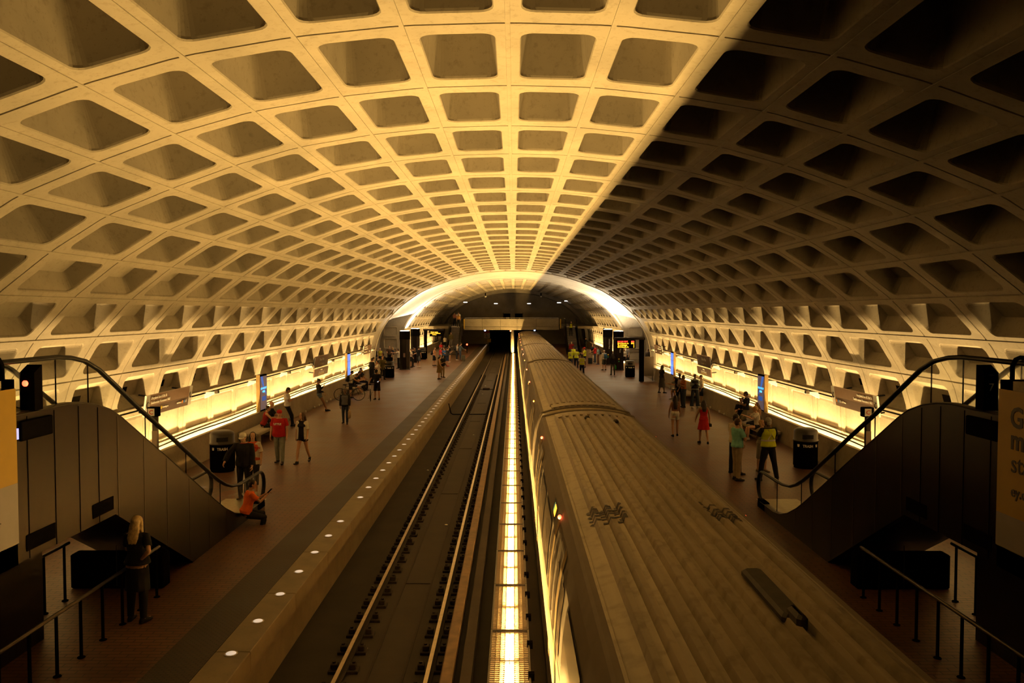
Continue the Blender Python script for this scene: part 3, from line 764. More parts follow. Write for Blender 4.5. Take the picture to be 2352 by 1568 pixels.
# ------------------------------------------------------------------ wall signs
M_gr = mat('green dot', (.03,.30,.06), .5, 0, .02); M_ye = mat('yellow dot', (.75,.55,.02), .5, 0, .02)
M_or = mat('orange dot', (.75,.28,.03), .5, 0, .02); M_bl = mat('blue dot', (.05,.18,.60), .5, 0, .02); M_si = mat('silver dot', (.45,.45,.45), .5, 0, .02)
def disc(t, name, m, p, r, M):
    mb = MB(); n = 18
    mb.loft([[(r*math.cos(2*PI*k/n), r*math.sin(2*PI*k/n), z) for k in range(n)] for z in (0, .004)])
    o = mb.build(name, m, t); o.data.transform(M @ Matrix.Translation(p)); return o
def wall_sign(s, y0, label, kind):
    """long enamel sign standing off the lower wall; local x runs along the reading direction"""
    W = 3.3 if kind == 'exit' else 3.15
    t = thing('wall_sign', label, 'sign', (s*10.66, y0 if s < 0 else y0 + W, 0))
    ex = (0, -s*1, 0); tilt = math.radians(8)
    ey = (-s*math.sin(tilt)*1.0, 0, math.cos(tilt))
    def M(z): return frame((0 + s*.0, 0, z), ex, ey)
    def panel(name, m, x0, x1, b0, b1, d0, d1, Mx, par=t):
        mb = MB(); mb.box(x0, x1, b0, b1, d0, d1); o = mb.build(name, m, par); o.data.transform(Mx); return o
    if kind == 'exit':
        Mx = M(1.96)
        panel('upper_panel', M_signlt, .24, W-.24, .29, .62, 0, .05, Mx); panel('lower_panel', M_signbr, .24, W-.24, 0, .288, 0, .05, Mx)
        for x0, x1 in ((0,.238),(W-.238,W)):
            e = panel('end_plate', M_white, x0, x1, 0, .62, -.005, .05, Mx)
            xc = (x0+x1)/2; mb = MB(); r = .085
            mb.tube([(xc + r*math.cos(a), .33 + r*math.sin(a), .054) for a in [math.radians(40+280*k/16) for k in range(17)]], .014, 6)
            mb.prism([(xc-.02,.29),(xc+.07,.29),(xc+.025,.24)], .05, .06, 'z'); ar = mb.build('arrow_symbol', M_ink, e); ar.data.transform(Mx)
        def T(x, y, st, sz, al): text('lettering', st, sz, M_letter, t, Mx @ Matrix.Translation((x, y, .051)), al, bold=.001)
        if s < 0:
            T(.32,.485,'Maryland Ave & 7th St',.115,'LEFT'); T(.32,.345,'Smithsonian Museums / VRE',.115,'LEFT')
            disc(t,'line_dot',M_gr,(.37,.17,.051),.045,Mx); T(.43,.14,'Branch Ave',.09,'LEFT'); disc(t,'line_dot',M_ye,(1.08,.17,.051),.05,Mx); T(1.15,.14,'Huntington',.09,'LEFT')
            T(W-.78,.14,'All Trains',.085,'RIGHT')
            for k, m in enumerate((M_or,M_bl,M_si)): disc(t,'line_dot',m,(W-.70+.14*k,.17,.051),.05,Mx)
        else:
            T(W-.32,.485,'Maryland Ave & 7th St',.115,'RIGHT'); T(W-.32,.345,'Smithsonian Museums / VRE',.115,'RIGHT')
            for k, m in enumerate((M_or,M_bl,M_si)): disc(t,'line_dot',m,(.33+.14*k,.17,.051),.05,Mx)
            T(.72,.14,'All Trains',.085,'LEFT'); T(W-.56,.14,'Greenbelt',.09,'RIGHT')
            disc(t,'line_dot',M_gr,(W-.48,.17,.051),.05,Mx); disc(t,'line_dot',M_ye,(W-.36,.17,.051),.05,Mx)
        arms = (1.99, 2.5)
    else:
        Mx = M(1.98); My = M(1.50)
        panel('upper_panel', M_signbr, 0, W, 0, .62, 0, .05, Mx); panel('lower_panel', M_signbr, 0, W, 0, .42, 0, .05, My)
        text('lettering', "L'Enfant Plaza", .21, M_letter, t, Mx @ Matrix.Translation((W*.5,.34,.051)), 'CENTER', bold=.002)
        text('lettering', 'Branch Ave', .10, M_letter, t, Mx @ Matrix.Translation((W*.5-.12,.13,.051)), 'RIGHT'); disc(t,'line_dot',M_ye,(W*.5-.02,.165,.051),.05,Mx)
        text('lettering', 'Huntington', .10, M_letter, t, Mx @ Matrix.Translation((W*.5+.08,.13,.051)), 'LEFT')
        text('lettering', 'Huntington', .10, M_letter, t, My @ Matrix.Translation((W*.5,.31,.051)), 'CENTER', bold=.001)
        mb = MB(); mb.box(W*.3,W*.72,.085,.11,.05,.054); o = mb.build('line_bar', M_ye, t); o.data.transform(My)
        for k in range(12):
            a = W*.31 + k*W*.033; o = text('station_name', ('Pentagon','Crystal City','Airport','Braddock','King St','Eisenhower')[k%6], .035, M_letter, t, My @ Matrix.Translation((a,.12,.051)) @ Matrix.Rotation(math.radians(62),4,'Z'))
        mb = MB()
        for k in range(4):
            pass
        panel('edge_strip', M_white, W-.03 if s > 0 else 0, W if s > 0 else .03, .05, .58, .0, .055, Mx)
        arms = (1.7, 2.2)
    for z in arms:
        for y in (.5, W-.5):
            mb = MB(); mb.box(y-.03, y+.03, -.02, .02, -.34, 0); o = mb.build('mounting_arm', M_black, t); o.data.transform(M(z))
    return t
wall_sign(-1, 22.9, 'exit sign nearest the left escalator, reading Maryland Ave and 7th St', 'exit')
wall_sign(1, 22.9, 'exit sign nearest the right escalator, reading Maryland Ave and 7th St', 'exit')
wall_sign(-1, 42.4, "brown double station name sign on the left wall reading L'Enfant Plaza", 'name')
wall_sign(1, 42.4, "brown double station name sign on the right wall reading L'Enfant Plaza", 'name')
wall_sign(-1, 56.3, 'farther exit sign on the left wall, near its end before the bay', 'exit')
wall_sign(1, 56.3, 'farther exit sign on the right wall, near its end before the bay', 'exit')
# ------------------------------------------------------------------ tall advertising screens on the parapets
def ad_screen(s, y0, label, bright):
    t = thing('advertising_screen', label, 'screen', (s*10.42, y0, .89))
    mb = MB(); mb.bbox(-.06,.06,0,.95,0,1.5,.02); mb.build('case', M_black, t)
    mb = MB(); mb.box(-.075,.075,-.05,.005,0,1.52); mb.build('side_frame', M_trainpale, t)
    x = -s*.063; mb = MB(); mb.box(x-.004,x+.004,.05,.90,.06,1.44); d = mb.build('display', M_scrb if bright else M_scrd, t)
    x = -s*.069
    if bright:
        mb = MB(); mb.box(x-.003,x+.003,.05,.90,.96,1.0); mb.build('dark_band', M_scrd, d)
        mb = MB(); mb.box(x-.003,x+.003,.2,.7,.60,.64); mb.build('text_bar', M_scrc, d)
    else:
        mb = MB(); mb.prism([(.1,1.44),(.35,1.44),(.55,.95),(.8,.70),(.75,.66),(.45,.92),(.2,1.2)], x-.003, x+.003, 'x'); mb.build('blue_swoosh', mat('blue glow',(.02,.05,.2),.4,0,.1,2,emit=(.05,.16,.6),es=.7), d)
        text('lettering', 'BE A PART OF', .12, M_scrc, d, frame((x-s*.004,.47,.90),(0,-s,0),(0,0,1)), 'CENTER')
        text('lettering', 'MORE', .12, M_scrc, d, frame((x-s*.004,.47,.76),(0,-s,0),(0,0,1)), 'CENTER')
        mb = MB()
        mb = MB(); mb.box(x-.003,x+.003,.25,.75,.42,.60); mb.build('picture', mat('dim blue picture',(.02,.05,.2),.4,0,.1,2,emit=(.03,.12,.45),es=.6), d)
    return t
ad_screen(-1, 32.6, 'dark blue advertising screen standing on the left parapet by the bench', False)
ad_screen(1, 32.6, 'dark blue advertising screen standing on the right parapet by the bench', False)
ad_screen(-1, 49.8, 'bright blue advertising screen on the left parapet behind the cyclists', True)
ad_screen(1, 51.2, 'bright blue advertising screen on the right parapet farther along', True)
# ------------------------------------------------------------------ small wall brackets and cable runs
def bracket():
    t = thing('wall_bracket', 'small steel spotlight bracket on the rib above the lit panels', 'bracket', (0,0,0), 0, 'brackets along the lit walls')
    mb = MB(); mb.prism([(0,.0),(-.42,.03),(-.42,-.02),(0,-.22)], -.05, .05, 'y'); mb.build('arm', M_white, t)
    mb = MB(); mb.bbox(-.50,-.36,-.07,.07,-.06,.07,.015); mb.build('head', M_dsteel, t)
    return t
br = bracket(); first = True
xw = prof(11)[0]; zw = prof(11)[1]
for s in (-1, 1):
    for k in range(9):
        y = 23.9 + k*4.6 if k else 19.5
        p = (s*(xw-.02), y, zw+.03)
        if first: br.location = p; br.rotation_euler.z = 0 if s > 0 else PI; first = False
        else: dup(br, p, 0 if s > 0 else PI)
for s, nm in ((-1,'left'),(1,'right')):
    mb = MB(); mb.tube([(s*(xw-.05), -4, zw), (s*(xw-.05), YB-.3, zw)], .022, 6)
    tag(mb.build('cable_conduit', M_black), 'thin black conduit running along the %s wall above the lit panels' % nm, 'conduit')
    mb = MB(); mb.tube([(s*11.05, 4+k*1.5, .80+.03*math.sin(k*1.3)) for k in range(38)], .025, 6)
    tag(mb.build('loose_cable', M_black), 'slack black cable lying on the ledge under the %s lit panels' % nm, 'cable')
    for k in range(14):
        mb = MB(); mb.lathe([(.045,0),(.045,.09),(.03,.11)], n=8)
        o = mb.build('weep_pipe', M_white, None, True, (s*10.27, 34 + k*1.35 + (.4 if k%2 else 0), 0.0)); tag(o, 'short pale pipe stub at the foot of the platform parapet', 'pipe', 'pipe stubs along the parapet foot')
# ------------------------------------------------------------------ pylons, boards, cans, bench
def pylon(x, y, label, txt=None):
    t = thing('lighted_pylon', label, 'pylon', (x, y, 0)); r = .46
    oc = lambda rr: [(rr*math.cos(PI/8+PI/4*k), rr*math.sin(PI/8+PI/4*k)) for k in range(8)]
    mb = MB(); mb.loft([[(a, b, z) for a, b in oc(rr)] for rr, z in ((r,.06),(r,3.30),(r-.02,3.34))]); mb.build('shaft', M_bronze, t)
    mb = MB(); mb.loft([[(a, b, z) for a, b in oc(r+.012)] for z in (2.62, 3.33)]); mb.build('cap_band', M_black, t)
    mb = MB(); mb.loft([[(a, b, z) for a, b in oc(r+.05)] for z in (.002, .06)]); mb.build('base', M_dsteel, t)
    MB().add([(.38*math.cos(2*PI*k/12),.38*math.sin(2*PI*k/12),3.37) for k in range(12)],[tuple(range(12))]).build('top_lamp', M_pyl, t)
    MB().lathe([(.41,3.34),(.41,3.365),(.385,3.366)], n=20).build('lamp_ring', M_steel, t)
    yf = -r*math.cos(PI/8) - .003
    if txt:
        text('lettering', "L'Enfant Plaza", .17, M_letter, t, frame((.05,yf,2.45),(0,0,-1),(1,0,0)), 'LEFT')
        for k, m in enumerate((M_ye, M_gr)):
            disc(t, 'line_dot', m, (0,0,0), .06, frame((.0, yf, .98-.2*k), (1,0,0), (0,0,1)))
    else:
        mb = MB(); mb.box(-.08,.08,yf-.01,yf,1.1,1.45); mb.build('notice', M_signlt, t)
    return t
pylon(-9.36, 68.9, 'dark octagonal pylon with glowing top, nearer one on the left platform')
pylon(-9.62, 78.3, 'dark octagonal pylon with glowing top, farther one on the left platform')
pylon(9.05, 68.3, 'dark octagonal pylon with glowing top, nearer one on the right platform', True)
pylon(8.95, 75.2, 'dark octagonal pylon with glowing top, farther one on the right platform', True)
def board(x, y, s, label, rows):
    t = thing('arrival_board', label, 'display board', (x, y, 0))
    mb = MB(); mb.bbox(-.17,.17,-.10,.10,.002,3.1,.02); mb.build('post', M_black, t)
    a, b = (-1.95, .25) if s > 0 else (-.25, 1.95)
    mb = MB(); mb.bbox(a,b,-.12,.12,3.0,3.16,.02); mb.build('beam', M_bronze, t)
    cx = -1.15 if s > 0 else 1.15
    mb = MB(); mb.bbox(cx-.70,cx+.70,-.13,.13,2.38,2.99,.02); c = mb.build('display_case', M_black, t)
    for st, m, z, xx, al in rows:
        text('display_text', st, .135, m, c, frame((cx+xx,-.135,z),(1,0,0),(0,0,1)), al, bold=.004, sx=.9)
    return t
R = [('LN CAR DEST',M_ledr,2.83,-.60,'LEFT'),('MIN',M_ledr,2.83,.60,'RIGHT'),('GR 8 Branch Av',M_ledy,2.70,-.60,'LEFT'),('BRD',M_ledy,2.70,.60,'RIGHT'),('YL 6 Hntingtn',M_ledy,2.57,-.60,'LEFT'),('4',M_ledy,2.57,.60,'RIGHT'),('GR 8 Branch Av',M_ledy,2.44,-.60,'LEFT'),('9',M_ledy,2.44,.60,'RIGHT')]
board(9.26, 57.2, 1, 'black arrival board with red and amber train times on the right platform', R)
board(-9.4, 85.4, -1, 'black arrival board with amber text on the left platform', [('Elevator outage',M_ledy,2.80,-.58,'LEFT'),('shuttle to Waterfront',M_ledy,2.66,-.62,'LEFT'),('Archives',M_ledy,2.52,-.4,'LEFT')])
mb = MB(); mb.box(-.5,.5,-.04,.04,.35,1.75); mb.box(-.46,-.40,-.03,.03,.002,.35); mb.box(.40,.46,-.03,.03,.002,.35)
tag(mb.build('map_case', M_banner, None, False, (9.72,57.75,0)), 'pale glazed map case beside the right arrival board', 'map case')
def trash_can(x, y, label, rz):
    t = thing('trash_can', label, 'trash can', (x, y, 0), rz); r = .375
    MB().lathe([(r-.02,.002),(r-.02,.05),(r,.08),(r,.84),(r+.012,.86)], n=28).build('body', M_black, t, True)
    MB().lathe([(r+.02,.86),(r+.02,.90),(r-.005,.92),(r-.005,1.17),(r-.03,1.22),(r-.12,1.27),(.05,1.28)], n=28).build('lid', mat('lid plastic',(.03,.025,.022),.45,0,.1), t, True)
    def bend(o, rr):
        for v in o.data.vertices:
            a = v.co.x/rr; d = rr + v.co.z; v.co = Vector((d*math.sin(a), -d*math.cos(a), v.co.y))
    mb = MB(); n = 8
    for k in range(n): x0 = -.17 + .34*k/n; mb.quad((x0,.97,.012),(x0+.34/n,.97,.012),(x0+.34/n,1.10,.012),(x0,1.10,.012))
    o = mb.build('opening', mat('black void',(.002,.002,.002),.9), t); bend(o, r-.005)
    o = text('lettering', 'TRASH', .115, M_letter, t, Matrix.Translation((0,.70,.004)), 'CENTER', bold=.003, sx=.9); bend(o, r)
    for q in (-.30, .30):
        mb = MB(); mb.prism([(q-.03,.70),(q+.03,.70),(q+.038,.76),(q-.038,.76)], .003, .007, 'z'); mb.prism([(q-.045,.765),(q+.045,.765),(q+.03,.785),(q-.03,.785)], .003, .007, 'z')
        o = mb.build('bin_icon', M_letter, t); bend(o, r)
    return t
trash_can(-9.10, 24.9, 'black round trash can by the foot of the left escalator', .35)
trash_can(9.46, 25.5, 'black round trash can by the foot of the right escalator', -.15)
tc = trash_can(-9.42, 60.6, 'black trash can with a small drum on its lid, left platform', .12)
mb = MB(); mb.lathe([(.27,1.29),(.27,1.52),(.23,1.53)], n=16); mb.build('drum_top', M_black, tc)
trash_can(-9.55, 83.9, 'black trash can beside the left arrival board post', .1)
trash_can(9.02, 61.2, 'black trash can left of the right arrival board post', -.1)
for s, y0, y1, nm in ((-1, 29.6, 32.9, 'left'), (1, 30.2, 34.4, 'right')):
    t = thing('concrete_bench', 'low concrete bench against the %s parapet' % nm, 'bench', (s*9.87, y0, 0))
    L_ = y1-y0; mb = MB(); mb.bbox(-.38,.38,0,L_,.32,.46,.03); mb.build('seat', M_parapet, t)
    for y in (.35, L_-.75):
        mb = MB(); mb.box(-.22,.25,y,y+.4,.002,.32); mb.build('support', M_parapet, t)
# C signs
for s in (-1, 1):
    t = thing('stop_marker', 'black post with a white letter C box by the %s escalator' % ('left' if s<0 else 'right'), 'marker post', (s*9.75, 21.7, 0))
    mb = MB(); mb.bbox(-.065,.065,-.065,.065,.002,2.18,.01); mb.build('post', M_bronze, t)
    mb = MB(); mb.bbox(-.17,.11,-.13,.10,2.14,2.40,.015); b = mb.build('box', M_black, t)
    mb = MB(); mb.box(-.14,.04,-.136,-.128,2.17,2.37); mb.build('plate', M_white, b)
    text('letter', 'C', .16, M_red, b, frame((-.05,-.139,2.215),(1,0,0),(0,0,1)), 'CENTER', bold=.003)
    mb = MB(); mb.box(-.07,.07,-.072,-.06,1.2,1.75); mb.build('notice', M_signbr, t)
# wet floor sign
t = thing('wet_floor_sign', 'yellow folding wet floor sign by the left parapet', 'warning sign', (-10.0,52.6,0), .5)
for q in (-1, 1):
    mb = MB(); mb.loft([[(-.15,q*.16-.01,.0),(.15,q*.16-.01,0),(.15,q*.16+.01,0),(-.15,q*.16+.01,0)],[(-.08,q*.02-.01,1.15),(.08,q*.02-.01,1.15),(.08,q*.02+.01,1.15),(-.08,q*.02+.01,1.15)]]); mb.build('leaf', M_ywarn, t)
mb = MB(); mb.prism([(-.06,.55),(.06,.55),(0,.72)], -.118, -.112, 'y'); mb.build('symbol', M_ink, t)
# ------------------------------------------------------------------ far end: escalators, lamps, signs
def far_escalator(s, label):
    X = s*7.1; t = thing('escalator', label, 'escalator', (X, 91.4, 0))
    pr = [(0,.12),(1.2,.18),(1.8,.35),(6.6,3.12),(7.4,3.3),(9.0,3.3)]
    for q in (-1, 1):
        x = q*.68
        mb = MB(); mb.prism([(0,.002)] + pr + [(9.0,2.0),(6.8,2.0),(3.5,.002)], x-.06, x+.06, 'x'); mb.build('side_panel', M_bronze, t)
        mb = MB(); mb.prism(pr[:1] + [(a, b+.85) for a, b in pr] + pr[:0:-1], x-.006, x+.006, 'x'); mb.build('glass_panel', M_glass, t)
        mb = MB(); mb.tube([(x,.0,.35),(x,-.3,.65)] + [(x, a, b+.88) for a, b in pr], .05, 6); mb.build('handrail', M_rubber, t)
    for k in range(15):
        mb = MB(); ya = 1.5+k*.37; mb.bbox(-.52,.52,ya,ya+.38,.02+k*.207,.22+k*.207,.01)
        if k in (7, 12) and s > 0: mb.box(-.5,.5,ya-.003,ya,.19+k*.207,.225+k*.207)
        mb.build('step', M_dsteel, t)
    mb = MB(); mb.box(-.6,.6,7.1,9.0,3.1,3.22); mb.build('top_landing', M_steel, t)
    return t
far_escalator(-1, 'far left escalator climbing to the footbridge, people riding on it')
far_escalator(1, 'far right escalator climbing to the footbridge')
for s in (-1, 1):
    mb = MB(); mb.box(-.06,.06,-.03,.03,2.9,4.1); tag(mb.build('caution_strip', M_ywarn, None, False, (s*6.05-.1,99.9,0)), 'narrow yellow vertical panel at the %s end of the footbridge' % ('left' if s<0 else 'right'), 'panel')
for (px, py, rz) in ((1050,690,.5),(1069,694,.5),(1139,697,.6),(1215,697,-.6),(1284,695,-.4),(1301,691,-.3)):
    y = 112 + (3 if 1100 < px < 1250 else 0); x = CX + (px-VX)*y/F; z = CZ - (py-VY)*y/F
    t = thing('hanging_light', 'small white tube light hanging under the far end of the vault', 'light', (x,y,z), rz, 'tube lights at the far end')
    MB().tube([(-.28,0,0),(.28,0,0)], .05, 6).build('tube', M_whl, t)
    mb = MB(); mb.box(-.3,.3,-.05,.05,.05,.1); mb.build('housing', M_dsteel, t)
for (px, py, m, lb) in ((1114,758.5,M_blul,'blue signal lamp under the left part of the footbridge'),(1228,758,M_blul,'blue signal lamp above the far end of the train'),(1173,759.5,M_redl,'tiny red signal lamp beside the round column'),(1072.5,791,M_redl,'red signal lamp low beside the far left escalator'),(1329,804,M_grl,'green signal lamp among the workers on the right platform')):
    y = 101 if py < 770 else 96; x = CX + (px-VX)*y/F; z = CZ - (py-VY)*y/F
    t = thing('signal_lamp', lb, 'lamp', (x,y,z)); MB().ell((0,0,0), .11,.08,.11,10,6).build('lens', m, t)
    mb = MB(); mb.lathe([(.13,-.0),(.13,.18)], n=10) ; o = mb.build('hood', M_black, t); o.data.transform(Matrix.Rotation(-PI/2,4,'X')); 
    mb = MB()
    if z > 1.5: mb.box(-.03,.03,.08,.14,.1,2.95-z if z < 2.9 else .3)
    else: mb.box(-.04,.04,.08,.16,-z+.002,0)
    mb.build('bracket', M_black, t)
t = thing('warning_sign', 'white and red no walking sign at the end of the left platform', 'sign', (-4.1,123.9,0))
mb = MB(); mb.box(-.45,.45,-.03,0,.9,1.7); mb.build('plate', M_white, t)
mb = MB(); mb.box(-.45,.45,-.03,0,1.72,1.98); mb.build('header', M_red, t)
mb = MB(); mb.tube([(.3*math.cos(2*PI*k/20),-.04,1.3+.3*math.sin(2*PI*k/20)) for k in range(20)], .04, 6, closed=True); mb.build('ring', M_red, t)
mb = MB(); mb.prism([(-.08,1.1),(.08,1.1),(.05,1.5),(-.05,1.5)], -.04, -.03, 'y'); mb.build('figure', M_ink, t)
mb = MB(); mb.box(-.3,.3,-.03,.0,.25,.8); mb.box(-.08,.08,-.05,-.03,.35,.7); tag(mb.build('hazard_sign', M_ywarn, None, False, (-3.75,123.85,0)), 'small yellow hazard sign below the no walking sign', 'sign')
for s in (-1,1):
    t = thing('camera_dome', 'small round camera under the %s haunch of the far arch' % ('left' if s<0 else 'right'), 'camera', (s*3.9, 112, 7.15))
    MB().ell((0,0,0), .14,.14,.12,10,6).build('dome', M_white, t)
    mb = MB(); mb.lathe([(.08,0),(.08,.5)], n=8); mb.build('stem', M_black, t)
t = thing('wheel_emblem', 'dark round wheel shaped ornament on the lit wall beyond the right pylons', 'ornament', (10.55, 92.5, 2.35))
mb = MB(); mb.tube([(0,.55*math.cos(2*PI*k/20),.75*math.sin(2*PI*k/20)) for k in range(20)], .07, 6, closed=True); mb.build('rim', M_black, t)
mb = MB(); mb.bbox(-.1,.1,-.2,.2,-.1,.65,.03); mb.build('centre', M_black, t)
# ------------------------------------------------------------------ people
def cloth(c, rough=.85): return mat('cloth %.2f %.2f %.2f' % tuple(c), tuple(c), rough, 0, .14, 9, spec=.2)
def skinm(c): return mat('skin %.2f %.2f %.2f' % tuple(c), tuple(c), .55, 0, .06, 7, spec=.35)
S_L = (.52,.30,.19); S_M = (.40,.215,.125); S_B = (.22,.11,.06); S_D = (.085,.045,.028)
H_DK = (.022,.014,.010); H_BR = (.065,.032,.017); H_BL = (.52,.36,.17); H_GR = (.30,.28,.25); H_LB = (.36,.22,.09)
K = (.010,.010,.012); NAVY = (.015,.02,.045); GREY = (.16,.155,.15); WHT = (.62,.58,.52); JEAN = (.085,.115,.16); DJ = (.03,.04,.065)
TAN = (.33,.25,.16); RED = (.42,.016,.014); DRED = (.20,.012,.012); ORG = (.75,.13,.012); TEAL = (.20,.46,.40); HIVIS = (.52,.58,.02); OLV = (.10,.085,.03)

def sdir(f, a, side):
    """unit direction hanging down, swung f degrees forward and a degrees out to the side"""
    f, a = math.radians(f), math.radians(a)
    return Vector((side*math.sin(a), math.sin(f)*math.cos(a), -math.cos(f)*math.cos(a)))
def chain(mb, pts, rad, n=10, sub=0):
    """tapered limb with ball ends"""
    pts = [Vector(p) for p in pts]
    d0 = (pts[0]-pts[1]).normalized(); d1 = (pts[-1]-pts[-2]).normalized()
    P = [pts[0]+d0*rad[0]*.85, pts[0]+d0*rad[0]*.5] + pts + [pts[-1]+d1*rad[-1]*.5, pts[-1]+d1*rad[-1]*.85]
    R = [rad[0]*.5, rad[0]*.86] + list(rad) + [rad[-1]*.86, rad[-1]*.5]
    mb.tube(P, R, n)
    for p, r in zip(pts[1:-1], rad[1:-1]): mb.ell(p, r*1.02, r*1.02, r*1.02, 8, 6)
def limb(a, b, ra, rb, bulge=0.0, at=.3):
    """points and radii along one limb segment with a muscle bulge"""
    a, b = Vector(a), Vector(b); out = []
    for t in (0, .15, at, .55, .8, 1):
        r = ra + (rb-ra)*t + bulge*max(0, 1-abs(t-at)/.45)
        out.append((a.lerp(b, t), r))
    return out
def rem(o, vox, it=2):
    m = o.modifiers.new('weld', 'REMESH'); m.mode = 'VOXEL'; m.voxel_size = vox; m.use_smooth_shade = True
    if it:
        s = o.modifiers.new('soften', 'SMOOTH'); s.factor = .5; s.iterations = it
    return o
def hand(mb, wrist, d, up, side, curl, sc_):
    """palm, four bent fingers and a thumb; d along the forearm, up = back of the hand"""
    d = d.normalized(); up = (up - d*up.dot(d)).normalized(); lat = d.cross(up)*side      # towards the thumb
    w = Vector(wrist); k = sc_
    rings = []
    for t, wx, wy in ((-.01,.026,.019),(.02,.030,.017),(.055,.040,.015),(.09,.041,.013),(.098,.036,.011)):
        c = w + d*(t*k); rings.append([c + lat*(wx*k*math.cos(2*PI*i/10)) + up*(wy*k*math.sin(2*PI*i/10)) for i in range(10)])
    mb.loft(rings)
    for j, (off, ln, e) in enumerate(((.030,.072,0),(.010,.080,4),(-.011,.075,6),(-.030,.060,12))):
        p = w + d*(.09*k) + lat*(off*k); a = math.radians(curl*.35 + e*.5); pts = [p - d*.012*k, p]
        for sgm, f in ((.45,1.0),(.32,1.9),(.23,2.7)):
            a2 = math.radians(min(165, curl*f + e)); dd = d*math.cos(a2) - up*math.sin(a2)
            p = p + dd*(ln*sgm*k); pts.append(p)
        mb.tube(pts, [.0095*k,.0095*k,.009*k,.0082*k,.006*k], 6)
    p = w + d*.028*k + lat*.030*k; pts = [p - lat*.012*k, p]
    for sgm, a2 in ((.040,40),(.030,28),(.024,18)):
        a3 = math.radians(a2); dd = d*math.cos(a3) + lat*math.sin(a3) - up*(.25 + curl*.004)
        p = p + dd.normalized()*(sgm*k); pts.append(p)
    mb.tube(pts, [.012*k,.012*k,.0105*k,.0095*k,.007*k], 6)

